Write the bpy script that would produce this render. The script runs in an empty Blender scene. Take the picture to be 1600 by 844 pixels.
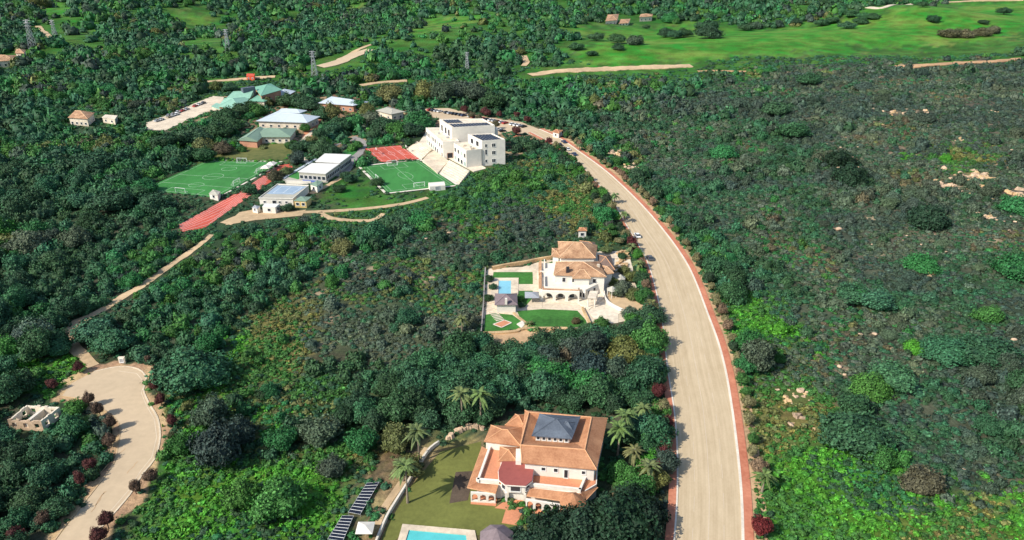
import bpy, math, random
import numpy as np
R = math.radians
rng = np.random.default_rng(7); random.seed(7)
sc = bpy.context.scene
COL = sc.collection
# ------------------------------------------------------------------ camera, sky, sun, exposure
PITCH = R(25.0); CAMH = 113.0; FPX = 1194.0
cam_d = bpy.data.cameras.new('camera'); cam = bpy.data.objects.new('camera', cam_d); COL.objects.link(cam)
cam.location = (0, 0, CAMH); cam.rotation_euler = (R(90) - PITCH, 0, 0)
cam_d.sensor_fit = 'HORIZONTAL'; cam_d.sensor_width = 36; cam_d.lens = FPX / 1600 * 36
cam_d.clip_start = 1; cam_d.clip_end = 12000
sc.camera = cam
SUN_EL = R(40); SUN_TO = R(33)          # shadows fall towards +x turned SUN_TO towards +y
w = bpy.data.worlds.new('World'); sc.world = w; w.use_nodes = True
nt = w.node_tree; bg = nt.nodes['Background']
sky = nt.nodes.new('ShaderNodeTexSky'); sky.sky_type = 'NISHITA'; sky.sun_disc = False
sky.sun_elevation = SUN_EL
sdir = (-math.cos(SUN_TO), -math.sin(SUN_TO))             # towards the sun, in plan
sky.sun_rotation = math.atan2(sdir[0], sdir[1])
nt.links.new(sky.outputs[0], bg.inputs[0]); bg.inputs[1].default_value = 0.15
sl = bpy.data.lights.new('sun', 'SUN'); sl.energy = 4.5; sl.angle = R(0.5); sl.color = (1, .94, .84)
so = bpy.data.objects.new('sun', sl); COL.objects.link(so)
so.rotation_euler = (R(90) - SUN_EL, 0, math.atan2(-sdir[0], sdir[1]) + math.pi)
so.location = (-200, -100, 300)
sc.view_settings.view_transform = 'Standard'; sc.view_settings.look = 'None'
sc.view_settings.exposure = 0.27; sc.view_settings.gamma = 1; sc.view_settings.use_curve_mapping = False

# ------------------------------------------------------------------ plan survey: turns bearings into ground points
def sm(a, b, x):
    t = np.clip((x - a) / (b - a), 0, 1); return t * t * (3 - 2 * t)
def vnoise(x, y, seed=0):
    x = np.asarray(x, float); y = np.asarray(y, float)
    xi = np.floor(x).astype(np.int64); yi = np.floor(y).astype(np.int64); xf = x - xi; yf = y - yi
    def h(a, b):
        n = (a * 374761393 + b * 668265263 + seed * 974634777) & 0x7fffffff
        n = ((n ^ (n >> 13)) * 1274126177) & 0x7fffffff
        return ((n ^ (n >> 16)) & 0xffff) / 65535.0
    u = xf * xf * (3 - 2 * xf); v = yf * yf * (3 - 2 * yf)
    return (h(xi, yi) * (1 - u) + h(xi + 1, yi) * u) * (1 - v) + (h(xi, yi + 1) * (1 - u) + h(xi + 1, yi + 1) * u) * v
def fbm(x, y, s, seed=0, o=3):
    r = 0; a = .5; t = 0
    for k in range(o):
        r = r + a * vnoise(np.asarray(x) / s, np.asarray(y) / s, seed + k * 17); t += a; a *= .5; s /= 2.1
    return r / t
def H(x, y):
    """height of the land"""
    x = np.asarray(x, float); y = np.asarray(y, float)
    right = sm(95, 330, x) * sm(-60, 120, y) * (1 - .5 * sm(430, 700, y))
    far = sm(520, 800, y)
    r = right * (9 + 9 * fbm(x, y, 120, 3, 2)) + far * (fbm(x, y, 230, 5, 2) - .45) * 34
    r = r + sm(90, 130, x) * (fbm(x, y, 22, 9, 2) - .5) * 2.2 * (1 - far)
    left = sm(-230, -330, x) * sm(300, 420, y) if False else (1 - sm(-420, -230, x)) * 1.0
    return r + left * (fbm(x, y, 150, 11, 2) - .3) * 16
cp, sp = math.cos(PITCH), math.sin(PITCH)
def ray(px, py):
    u = px - 800; v = py - 422
    return (u, FPX * cp - v * sp, -FPX * sp - v * cp)
def Z(px, py, z):
    d = ray(px, py); t = (z - CAMH) / d[2]
    return (d[0] * t, d[1] * t, z)
def G(px, py, dz=0.0):
    z = 0.0
    for _ in range(12):
        p = Z(px, py, z); z = float(H(p[0], p[1]))
    return (p[0], p[1], z + dz)
def GP(pts): return [G(*p)[:2] for p in pts]
def pip(x, y, poly):
    P = np.asarray(poly); inside = np.zeros(x.shape, bool)
    m = (x >= P[:, 0].min()) & (x <= P[:, 0].max()) & (y >= P[:, 1].min()) & (y <= P[:, 1].max())
    if not m.any(): return inside
    xs, ys = x[m], y[m]; r = np.zeros(xs.shape, bool); j = len(P) - 1
    for i in range(len(P)):
        xi, yi = P[i]; xj, yj = P[j]
        c = ((yi > ys) != (yj > ys)) & (xs < (xj - xi) * (ys - yi) / ((yj - yi) or 1e-9) + xi)
        r ^= c; j = i
    inside[m] = r; return inside

# ------------------------------------------------------------------ materials
def newmat(name):
    m = bpy.data.materials.new(name); m.use_nodes = True
    return m, m.node_tree, m.node_tree.nodes['Principled BSDF']
def mat(name, c, rough=.85, var=.18, scale=1.2, c2=None, big=None, bump=.0, metal=0, spec=.3, stretch=None):
    """procedural surface: base colour broken up by two scales of noise in world metres"""
    m, t, b = newmat(name); N = t.nodes; L = t.links
    geo = N.new('ShaderNodeNewGeometry'); src = geo.outputs['Position']
    if stretch:
        mp = N.new('ShaderNodeMapping'); mp.inputs['Scale'].default_value = stretch; L.new(src, mp.inputs[0]); src = mp.outputs[0]
    n1 = N.new('ShaderNodeTexNoise'); n1.inputs['Scale'].default_value = scale; n1.inputs['Detail'].default_value = 5
    n1.inputs['Roughness'].default_value = .65
    n2 = N.new('ShaderNodeTexNoise'); n2.inputs['Scale'].default_value = big or scale / 9; n2.inputs['Detail'].default_value = 3
    L.new(src, n1.inputs[0]); L.new(src, n2.inputs[0])
    r = N.new('ShaderNodeValToRGB'); e = r.color_ramp.elements
    c2 = c2 or tuple(v * (1 + 2 * var) for v in c)
    e[0].position = .3; e[1].position = .72
    e[0].color = (*[v * (1 - 1.4 * var) for v in c], 1); e[1].color = (*c2, 1)
    mx = N.new('ShaderNodeMath'); mx.operation = 'ADD'; sc_ = N.new('ShaderNodeMath'); sc_.operation = 'MULTIPLY'; sc_.inputs[1].default_value = .5
    L.new(n1.outputs[0], mx.inputs[0]); L.new(n2.outputs[0], mx.inputs[1]); L.new(mx.outputs[0], sc_.inputs[0])
    L.new(sc_.outputs[0], r.inputs[0]); L.new(r.outputs[0], b.inputs['Base Color'])
    b.inputs['Roughness'].default_value = rough; b.inputs['Metallic'].default_value = metal
    b.inputs['Specular IOR Level'].default_value = spec
    if bump:
        bp = N.new('ShaderNodeBump'); bp.inputs['Strength'].default_value = bump; bp.inputs['Distance'].default_value = .1
        L.new(n1.outputs[0], bp.inputs['Height']); L.new(bp.outputs[0], b.inputs['Normal'])
    return m
def foliage_mat():
    m, t, b = newmat('leaves'); N = t.nodes; L = t.links
    a = N.new('ShaderNodeAttribute'); a.attribute_name = 'tint'
    o = N.new('ShaderNodeObjectInfo'); mx = N.new('ShaderNodeMix'); mx.data_type = 'RGBA'; mx.blend_type = 'MULTIPLY'
    mx.inputs['Factor'].default_value = 1
    L.new(a.outputs['Color'], mx.inputs['A']); L.new(o.outputs['Color'], mx.inputs['B'])
    geo = N.new('ShaderNodeNewGeometry'); n = N.new('ShaderNodeTexNoise'); n.inputs['Scale'].default_value = 1.7; n.inputs['Detail'].default_value = 4
    L.new(geo.outputs['Position'], n.inputs[0])
    mr = N.new('ShaderNodeMapRange'); mr.inputs['From Min'].default_value = .3; mr.inputs['From Max'].default_value = .7
    mr.inputs['To Min'].default_value = .55; mr.inputs['To Max'].default_value = 1.5; L.new(n.outputs[0], mr.inputs[0])
    hs = N.new('ShaderNodeHueSaturation'); L.new(mx.outputs['Result'], hs.inputs['Color']); L.new(mr.outputs[0], hs.inputs['Value'])
    L.new(hs.outputs[0], b.inputs['Base Color'])
    b.inputs['Roughness'].default_value = .6; b.inputs['Specular IOR Level'].default_value = .22
    bp = N.new('ShaderNodeBump'); bp.inputs['Strength'].default_value = .9; bp.inputs['Distance'].default_value = .35
    L.new(n.outputs[0], bp.inputs['Height']); L.new(bp.outputs[0], b.inputs['Normal'])
    return m
def ground_mat():
    m, t, b = newmat('land'); N = t.nodes; L = t.links
    a = N.new('ShaderNodeAttribute'); a.attribute_name = 'tint'
    geo = N.new('ShaderNodeNewGeometry')
    n = N.new('ShaderNodeTexNoise'); n.inputs['Scale'].default_value = .9; n.inputs['Detail'].default_value = 7; n.inputs['Roughness'].default_value = .7
    n2 = N.new('ShaderNodeTexNoise'); n2.inputs['Scale'].default_value = .09; n2.inputs['Detail'].default_value = 5
    L.new(geo.outputs['Position'], n.inputs[0]); L.new(geo.outputs['Position'], n2.inputs[0])
    ad = N.new('ShaderNodeMath'); ad.operation = 'ADD'; L.new(n.outputs[0], ad.inputs[0]); L.new(n2.outputs[0], ad.inputs[1])
    mr = N.new('ShaderNodeMapRange'); mr.inputs['From Min'].default_value = .7; mr.inputs['From Max'].default_value = 1.3
    mr.inputs['To Min'].default_value = .5; mr.inputs['To Max'].default_value = 1.55; L.new(ad.outputs[0], mr.inputs[0])
    hs = N.new('ShaderNodeHueSaturation'); L.new(a.outputs['Color'], hs.inputs['Color']); L.new(mr.outputs[0], hs.inputs['Value'])
    hm = N.new('ShaderNodeMapRange'); hm.inputs['From Min'].default_value = .3; hm.inputs['From Max'].default_value = .7
    hm.inputs['To Min'].default_value = .475; hm.inputs['To Max'].default_value = .52; L.new(n2.outputs[0], hm.inputs[0]); L.new(hm.outputs[0], hs.inputs['Hue'])
    L.new(hs.outputs[0], b.inputs['Base Color']); b.inputs['Roughness'].default_value = .95; b.inputs['Specular IOR Level'].default_value = .15
    bp = N.new('ShaderNodeBump'); bp.inputs['Strength'].default_value = .8; bp.inputs['Distance'].default_value = .5
    L.new(n.outputs[0], bp.inputs['Height']); L.new(bp.outputs[0], b.inputs['Normal'])
    return m
def tile_mat(name, c, c2):
    """clay roof tiles: courses and pans from two bands in the roof's own metres, weathered by noise"""
    m, t, b = newmat(name); N = t.nodes; L = t.links
    tc = N.new('ShaderNodeTexCoord'); n = N.new('ShaderNodeTexNoise'); n.inputs['Scale'].default_value = 2.4; n.inputs['Detail'].default_value = 6; n.inputs['Roughness'].default_value = .7
    n2 = N.new('ShaderNodeTexNoise'); n2.inputs['Scale'].default_value = .35
    L.new(tc.outputs['Object'], n.inputs[0]); L.new(tc.outputs['Object'], n2.inputs[0])
    ad = N.new('ShaderNodeMath'); ad.operation = 'ADD'; L.new(n.outputs[0], ad.inputs[0]); L.new(n2.outputs[0], ad.inputs[1])
    r = N.new('ShaderNodeValToRGB'); e = r.color_ramp.elements; e[0].position = .78; e[1].position = 1.0; e[0].position = .36; e[1].position = .66
    hf = N.new('ShaderNodeMath'); hf.operation = 'MULTIPLY'; hf.inputs[1].default_value = .5; L.new(ad.outputs[0], hf.inputs[0])
    e[0].color = (*c, 1); e[1].color = (*c2, 1); L.new(hf.outputs[0], r.inputs[0])
    wv = N.new('ShaderNodeTexWave'); wv.inputs['Scale'].default_value = 1.5; wv.inputs['Distortion'].default_value = .6; wv.bands_direction = 'X'
    L.new(tc.outputs['Object'], wv.inputs[0])
    mr = N.new('ShaderNodeMapRange'); mr.inputs['To Min'].default_value = .8; mr.inputs['To Max'].default_value = 1.12; L.new(wv.outputs[0], mr.inputs[0])
    hs = N.new('ShaderNodeHueSaturation'); L.new(r.outputs[0], hs.inputs['Color']); L.new(mr.outputs[0], hs.inputs['Value'])
    L.new(hs.outputs[0], b.inputs['Base Color']); b.inputs['Roughness'].default_value = .85
    bp = N.new('ShaderNodeBump'); bp.inputs['Strength'].default_value = .5; bp.inputs['Distance'].default_value = .12
    L.new(wv.outputs[0], bp.inputs['Height']); L.new(bp.outputs[0], b.inputs['Normal'])
    return m
def paint_mat(name):
    m, t, b = newmat(name); o = t.nodes.new('ShaderNodeObjectInfo'); t.links.new(o.outputs['Color'], b.inputs['Base Color'])
    b.inputs['Roughness'].default_value = .3; return m
def road_mat():
    m, t, b = newmat('worn_road'); N = t.nodes; L = t.links
    uv = N.new('ShaderNodeUVMap'); uv.uv_map = 'along'
    def noise(sc3, det, rough=.6):
        mp = N.new('ShaderNodeMapping'); mp.inputs['Scale'].default_value = sc3; L.new(uv.outputs[0], mp.inputs[0])
        n = N.new('ShaderNodeTexNoise'); n.inputs['Scale'].default_value = 1; n.inputs['Detail'].default_value = det; n.inputs['Roughness'].default_value = rough; L.new(mp.outputs[0], n.inputs[0]); return n.outputs[0]
    a = noise((1.3, .018, 1), 4); c = noise((.5, .16, 1), 5); d = noise((2.2, 1.4, 1), 4, .75)
    def madd(x, k, y):
        q = N.new('ShaderNodeMath'); q.operation = 'MULTIPLY_ADD'; L.new(x, q.inputs[0]); q.inputs[1].default_value = k
        if isinstance(y, float): q.inputs[2].default_value = y
        else: L.new(y, q.inputs[2])
        return q.outputs[0]
    s = madd(a, .50, madd(c, .30, madd(d, .20, 0.0)))
    r = N.new('ShaderNodeValToRGB'); e = r.color_ramp.elements; e[0].position = .36; e[1].position = .64
    e[0].color = (.44, .335, .205, 1); e[1].color = (.60, .48, .315, 1); L.new(s, r.inputs[0]); L.new(r.outputs[0], b.inputs['Base Color']); b.inputs['Roughness'].default_value = .9
    b.inputs['Specular IOR Level'].default_value = .2; return m
M = dict(
    leaf=foliage_mat(), road=road_mat(), land=ground_mat(),
    bark=mat('bark', (.09, .065, .045), .95, .3, 3),
    palebark=mat('pale_bark', (.22, .18, .13), .95, .3, 3),
    asphalt=mat('sunbleached_asphalt', (.50, .40, .275), .9, .07, .6, big=.05, stretch=(1, .25, 1)),
    asphalt2=mat('sandy_asphalt', (.52, .40, .26), .9, .09, .5, big=.06),
    grey=mat('grey_asphalt', (.27, .25, .23), .9, .18, .8),
    redwalk=mat('red_paving', (.55, .17, .095), .9, .24, 1.1, c2=(.64, .27, .16)),
    kerb=mat('kerb_concrete', (.66, .6, .5), .85, .15, 2),
    sand=mat('sandy_soil', (.44, .29, .16), .95, .3, .7, bump=.6),
    dirt=mat('dirt_track', (.50, .36, .21), .95, .22, .5, bump=.5),
    redsoil=mat('reddish_track', (.42, .25, .13), .95, .3, .4),
    white=mat('white_render', (.72, .67, .58), .8, .10, .7),
    cream=mat('cream_render', (.66, .57, .44), .85, .2, .8, big=.2),
    paving=mat('cream_paving', (.60, .50, .37), .85, .24, .9, big=.18),
    stone=mat('sandstone_wall', (.50, .34, .18), .9, .35, 1.6, bump=.8),
    tile=tile_mat('terracotta_tiles', (.35, .145, .065), (.60, .30, .15)),
    tile2=tile_mat('weathered_clay_tiles', (.25, .115, .055), (.70, .43, .24)),
    tiledark=tile_mat('dark_clay_tiles', (.13, .085, .07), (.24, .16, .12)),
    slate=tile_mat('slate_tiles', (.07, .085, .11), (.15, .18, .22)),
    mauve=mat('grey_mauve_shingle', (.20, .155, .16), .85, .18, 1.5),
    salmon=mat('salmon_terrace_tiles', (.56, .235, .125), .8, .16, 2),
    oxblood=mat('dark_red_roof_felt', (.31, .085, .070), .75, .12, 1),
    brick=mat('pink_brick', (.47, .24, .15), .9, .2, 2),
    dark=mat('dark_shade', (.03, .03, .035), .6, .2, 1),
    glass=mat('window_glass', (.03, .04, .05), .12, .1, 1, spec=.6),
    paleglass=mat('green_glazing', (.35, .45, .40), .2, .08, 1, spec=.6),
    panel=mat('solar_panel', (.018, .022, .035), .25, .2, 3, spec=.6),
    metal=mat('galvanised_steel', (.45, .46, .47), .5, .1, 2, metal=.4),
    frame=mat('white_frame', (.75, .74, .7), .6, .05, 2),
    greenroof=mat('green_sheet_roof', (.17, .37, .26), .55, .12, .5),
    greenroof2=mat('patina_sheet_roof', (.27, .48, .36), .55, .12, .5),
    sageroof=mat('sage_sheet_roof', (.20, .29, .21), .6, .12, .5),
    blueroof=mat('pale_blue_sheet_roof', (.50, .56, .60), .5, .08, .6),
    greyroof=mat('stone_grey_roof', (.40, .38, .31), .8, .12, .6),
    whiteroof=mat('white_sheet_roof', (.70, .68, .63), .6, .05, .6),
    turf=mat('artificial_turf', (.040, .19, .040), .9, .2, .35, big=.06, stretch=(1, .35, 1)),
    lawn=mat('garden_lawn', (.040, .145, .024), .95, .38, .9, big=.12),
    drylawn=mat('olive_lawn', (.135, .145, .035), .95, .22, .9, big=.1),
    court=mat('red_court_acrylic', (.50, .095, .060), .85, .2, .5),
    bluecourt=mat('blue_court_acrylic', (.28, .37, .46), .8, .12, .6),
    blueplay=mat('blue_play_surface', (.10, .16, .42), .8, .2, .8),
    fline=mat('faded_field_line', (.40, .50, .38), .9, .2, 2), line=mat('white_line_paint', (.8, .8, .76), .8, .06, 2),
    water=mat('pool_water', (.10, .50, .50), .06, .1, .5, spec=.5),
    water2=mat('pale_pool_water', (.22, .50, .60), .06, .12, .6, spec=.5),
    yellow=mat('yellow_render', (.62, .45, .18), .8, .12, 1),
    red=mat('red_sheet_metal', (.62, .09, .04), .6, .1, 1),
    paint=paint_mat('car_paint'), rubber=mat('tyre_rubber', (.02, .02, .02), .9, .1, 3),
    rock=mat('pale_rock', (.46, .33, .22), .9, .45, 1.3, bump=.8),
    turflines=None)

FOOT = []
# ------------------------------------------------------------------ mesh helpers
class MB:
    def __init__(s): s.v = []; s.f = []
    def poly(s, pts):
        n = len(s.v); s.v += [tuple(map(float, p)) for p in pts]; s.f.append(tuple(range(n, n + len(pts))))
    def prism(s, pts, z1, z0):
        """closed prism over plan polygon pts from z0 to z1; pts may be (x, y) or (x, y, z)"""
        n = len(pts); b = len(s.v); a2 = sum(pts[i][0] * pts[(i + 1) % n][1] - pts[(i + 1) % n][0] * pts[i][1] for i in range(n))
        if a2 < 0: pts = pts[::-1]
        s.v += [(p[0], p[1], z0) for p in pts] + [(p[0], p[1], z1) for p in pts]
        s.f.append(tuple(range(b + n - 1, b - 1, -1))); s.f.append(tuple(range(b + n, b + 2 * n)))
        for i in range(n):
            j = (i + 1) % n; s.f.append((b + i, b + j, b + n + j, b + n + i))
        return s
    def box(s, c, d, sz, z0, z1):
        """box centred at plan c, long axis along unit d, size (along, across)"""
        e = (-d[1], d[0]); a, w = sz[0] / 2, sz[1] / 2
        return s.prism([(c[0] + d[0] * i * a + e[0] * j * w, c[1] + d[1] * i * a + e[1] * j * w) for i, j in ((-1, -1), (1, -1), (1, 1), (-1, 1))], z1, z0)
    def tube(s, p, q, r0, r1, n=6):
        p = np.array(p, float); q = np.array(q, float); d = q - p; d /= np.linalg.norm(d)
        a = np.cross(d, (0, 0, 1) if abs(d[2]) < .9 else (1, 0, 0)); a /= np.linalg.norm(a); b_ = np.cross(d, a); b = len(s.v)
        for (o, r) in ((p, r0), (q, r1)):
            for k in range(n):
                t = 2 * math.pi * k / n; s.v.append(tuple(o + r * (math.cos(t) * a + math.sin(t) * b_)))
        for k in range(n): s.f.append((b + k, b + (k + 1) % n, b + n + (k + 1) % n, b + n + k))
        s.f.append(tuple(range(b + n, b + 2 * n))); s.f.append(tuple(range(b + n - 1, b - 1, -1)))
        return s
    def loft(s, lo, hi):
        """roof solid from eave polygon lo to same-count polygon hi (3-D points), closed under and over"""
        n = len(lo); b = len(s.v); s.v += [tuple(p) for p in lo] + [tuple(p) for p in hi]
        for i in range(n): s.f.append((b + i, b + (i + 1) % n, b + n + (i + 1) % n, b + n + i))
        s.f.append(tuple(range(b + n, b + 2 * n))); s.f.append(tuple(range(b + n - 1, b - 1, -1)))
        return s
    def build(s, name, m, parent=None, smooth=False):
        me = bpy.data.meshes.new(name); o0 = parent.location if parent else None
        vs = np.array(s.v, float)
        if parent is not None:
            off = np.array(world_loc(parent)); vs = vs - off; loc = (0, 0, 0)
        else:
            lo, hi = vs.min(0), vs.max(0); off = np.array([(lo[0] + hi[0]) / 2, (lo[1] + hi[1]) / 2, lo[2]]); vs = vs - off; loc = tuple(off)
        me.from_pydata([tuple(v) for v in vs], [], s.f); me.materials.append(m); me.update()
        if smooth: me.shade_smooth()
        o = bpy.data.objects.new(name, me); COL.objects.link(o); o.location = loc
        if parent is not None: o.parent = parent
        return o
def world_loc(o):
    l = np.array(o.location); p = o.parent
    while p: l = l + np.array(p.location); p = p.parent
    return tuple(l)
def tag(o, label, cat, group=None, kind=None):
    if label: o['label'] = label
    if cat: o['category'] = cat
    if group: o['group'] = group
    if kind: o['kind'] = kind
    return o
def thing(name, loc, label, cat, group=None):
    o = bpy.data.objects.new(name, None); COL.objects.link(o); o.location = loc; o.empty_display_size = .5
    return tag(o, label, cat, group)
def struct(o): o['kind'] = 'structure'; return o
def n2(a, b):
    d = np.array([b[0] - a[0], b[1] - a[1]]); return d / np.linalg.norm(d)
def mid(a, b, t=.5): return tuple(p * (1 - t) + q * t for p, q in zip(a, b))
def shrink(poly, k, c=None):
    c = c or (sum(p[0] for p in poly) / len(poly), sum(p[1] for p in poly) / len(poly))
    return [(c[0] + (p[0] - c[0]) * k, c[1] + (p[1] - c[1]) * k) for p in poly]
def offset(poly, d):
    """move every edge of a convex plan polygon outward by d metres"""
    n = len(poly); a2 = sum(poly[i][0] * poly[(i + 1) % n][1] - poly[(i + 1) % n][0] * poly[i][1] for i in range(n))
    P = [np.array(p[:2], float) for p in (poly if a2 > 0 else poly[::-1])]; out = []
    for i in range(n):
        d1 = P[i] - P[i - 1]; d1 /= np.linalg.norm(d1); d2 = P[(i + 1) % n] - P[i]; d2 /= np.linalg.norm(d2)
        a = np.array([d1[1], -d1[0]]); b = np.array([d2[1], -d2[0]]); bi = a + b; bi /= max(.5, np.dot(bi, a)) if np.linalg.norm(bi) > .1 else 1
        out.append(tuple(P[i] + bi * d))
    return out if a2 > 0 else out[::-1]
def sheet(name, pts, dz, m, parent=None, sub=None, thick=None):
    """flat sheet over surveyed plan polygon, resting dz above the land at its middle"""
    z = float(H(sum(p[0] for p in pts) / len(pts), sum(p[1] for p in pts) / len(pts))) + dz
    FOOT.append([p[:2] for p in pts]); b = MB(); b.prism(pts, z, z - (thick or (dz + .3))); return b.build(name, m, parent)
def ribbon(name, line, wid, dz, m, drape=True, seed=0, rag=.0, step=2.0, parent=None):
    """strip along plan line (list of (x, y)), width(s) wid, following the land, with a little depth"""
    P = [np.array(p[:2], float) for p in line]; W = wid if hasattr(wid, '__len__') else [wid] * len(P)
    Q = []
    for i in range(len(P) - 1):                                    # Catmull-Rom
        p0, p1, p2, p3 = P[max(i - 1, 0)], P[i], P[i + 1], P[min(i + 2, len(P) - 1)]
        n = max(2, int(np.linalg.norm(p2 - p1) / step))
        for k in range(n):
            t = k / n
            q = .5 * ((2 * p1) + (-p0 + p2) * t + (2 * p0 - 5 * p1 + 4 * p2 - p3) * t * t + (-p0 + 3 * p1 - 3 * p2 + p3) * t ** 3)
            Q.append((q, W[i] * (1 - t) + W[i + 1] * t))
    Q.append((P[-1], W[-1])); b = MB(); n = len(Q)
    for i, (q, w_) in enumerate(Q):
        d = Q[min(i + 1, n - 1)][0] - Q[max(i - 1, 0)][0]; d /= max(np.linalg.norm(d), 1e-6); e = np.array([-d[1], d[0]])
        for s_ in (-1, 1):
            k = w_ / 2 * (1 + rag * (2 * float(fbm(q[0], q[1], 5, seed + s_, 2)) - 1))
            c = q + e * s_ * k; z = float(H(c[0], c[1])) if drape else 0
            b.v.append((c[0], c[1], z + dz)); b.v.append((c[0], c[1], z - .5))
    for i in range(n - 1):
        a = i * 4; c = a + 4
        b.f += [(a, c, c + 2, a + 2), (a + 1, a + 3, c + 3, c + 1), (a, a + 1, c + 1, c), (a + 2, c + 2, c + 3, a + 3)]
    return b.build(name, m, parent), [(q[0], q[1], w_) for q, w_ in Q]
def line_strip(b, p, q, w_, z):
    d = n2(p, q); e = (-d[1] * w_ / 2, d[0] * w_ / 2)
    b.prism([(p[0] + e[0], p[1] + e[1]), (p[0] - e[0], p[1] - e[1]), (q[0] - e[0], q[1] - e[1]), (q[0] + e[0], q[1] + e[1])], z, z - .02)
#--PART2--
# ------------------------------------------------------------------ survey: zones of ground cover
LEFT_KERB = [(1050,900),(1055,844),(1060,780),(1060,700),(1055,640),(1044,580),(1036,500),(1025,450),(1014,411),(1000,385),(981,355),(955,307),(934,287),(913,263),(890,239),(860,222),(830,207)]
RIGHT_KERB = [(1159,900),(1159,844),(1157,770),(1150,700),(1144,650),(1133,580),(1120,530),(1104,490),(1088,445),(1073,412),(1050,378),(1031,354),(1011,330),(982,300),(952,272),(930,255),(907,239),(884,222),(866,212),(842,202)]
CULDESAC = [(60,900),(88,844),(129,791),(160,752),(181,722),(186,696),(190,670),(181,653),(160,638),(129,624),(97,619),(112,599),(147,581),(186,573),(216,577),(229,592),(224,609),(233,631),(246,653),(250,683),(242,717),(224,739),(203,773),(173,808),(148,838),(110,900)]
VERGE_CDS = [(40,900),(75,830),(110,790),(140,750),(165,722),(168,690),(172,668),(160,655),(120,632),(84,622),(100,592),(140,572),(190,562),(226,566),(245,585),(242,605),(255,630),(268,655),(272,690),(262,725),(240,755),(215,790),(185,830),(140,900)]
PARKING = [(660,170),(700,169),(760,183),(815,191),(842,202),(850,215),(800,206),(765,212),(700,200)]
CAMPUS_RD = [(228,192),(262,180),(308,160),(333,150),(350,152),(352,165),(322,176),(275,196),(258,204),(230,203)]
PITCH_L = [(222,297),(323,251),(440,254),(337,309)]
TRACK = [(280,351),(380,296),(436,258),(456,256),(457,262),(410,293),(320,356),(282,363)]
PITCH_R = [(564,261),(655,251),(712,290),(605,302)]
COURT_R = [(571,233),(625,228),(655,249),(597,254)]
Z_MEADOW = [[(870,112),(905,80),(925,62),(862,50),(960,38),(1090,34),(1200,30),(1290,22),(1400,11),(1500,3),(1600,-4),(1700,-8),(1700,50),(1600,52),(1560,64),(1480,72),(1300,84),(1200,88),(1110,98),(1060,104),(960,107)],
 [(53,0),(130,-2),(137,20),(125,35),(70,17)],[(75,32),(112,47),(165,40),(172,46),(140,54),(95,48)],[(258,8),(330,16),(345,26),(300,28),(265,20)],
 [(270,60),(345,58),(348,66),(285,68)],[(345,46),(372,40),(370,52),(352,55)],[(540,16),(575,0),(592,0),(572,18)],[(300,-2),(325,-2),(332,14),(318,18)],
 [(600,59),(650,61),(656,51),(669,50),(700,47),(725,37),(760,30),(800,25),(797,17),(750,21),(681,28),(662,37),(637,47),(603,52)],
 [(775,102),(850,100),(868,108),(850,116),(800,113)],[(465,117),(560,80),(572,76),(560,86),(500,108),(470,118)],[(420,22),(450,20),(470,28),(440,33)],[(600,-2),(650,-2),(640,6),(600,4)],
 [(240,32),(268,30),(272,38),(248,40)],[(120,24),(160,30),(160,38),(118,34)]]
Z_SCRUB = [[(1045,150),(1180,112),(1600,97),(1800,90),(2200,600),(2000,900),(1600,820),(1450,730),(1330,690),(1270,620),(1235,560),(1215,480),(1150,430),(1100,350),(1040,290),(985,235),(940,205),(960,180)],
 [(735,330),(860,325),(905,345),(880,372),(760,385),(640,398),(560,410),(640,370)]]
Z_SPARSE = [[(500,430),(750,392),(756,470),(748,540),(480,580),(470,592),(330,625),(345,560),(400,500),(430,455)]]
Z_OLIVE = [[(395,480),(480,462),(478,520),(470,590),(340,622),(330,600),(370,560),(360,510)],[(1168,520),(1250,535),(1262,610),(1300,640),(1300,715),(1190,715),(1165,640)],
 [(700,340),(740,330),(800,345),(760,372)],[(860,250),(935,275),(965,330),(975,375),(905,372),(880,330)],[(400,715),(610,690),(640,700),(560,745),(440,745)],
 [(1480,230),(1540,225),(1560,255),(1500,262)],[(1390,820),(1600,790),(1600,860),(1380,870)],[(900,225),(985,265),(1060,360),(1100,430),(1120,480),(1105,480),(1040,360),(980,290)]]
Z_GREEN = [[(485,330),(520,298),(548,272),(600,303),(690,294),(665,310),(600,324),(520,332)],[(190,860),(215,760),(262,730),(330,738),(480,718),(560,752),(540,800),(500,860)],
 [(0,545),(60,560),(112,585),(84,620),(0,600)],[(262,640),(330,600),(345,560),(325,545),(370,520),(372,560),(340,630),(300,700),(270,690)],
 [(1135,470),(1215,478),(1265,525),(1180,540),(1140,510)],[(1165,530),(1200,560),(1190,640),(1168,620)],[(1190,712),(1330,715),(1450,775),(1600,792),(1700,800),(1700,900),(1180,900)],
 [(1395,255),(1480,230),(1510,250),(1450,265)],[(330,250),(325,235),(420,226),(475,228),(462,252),(400,253)],
[(1300,40),(1300,40),(1301,41)]]
Z_DRYG = [[(640,700),(720,690),(790,690),(770,720),(800,790),(810,860),(560,860)]]
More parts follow.
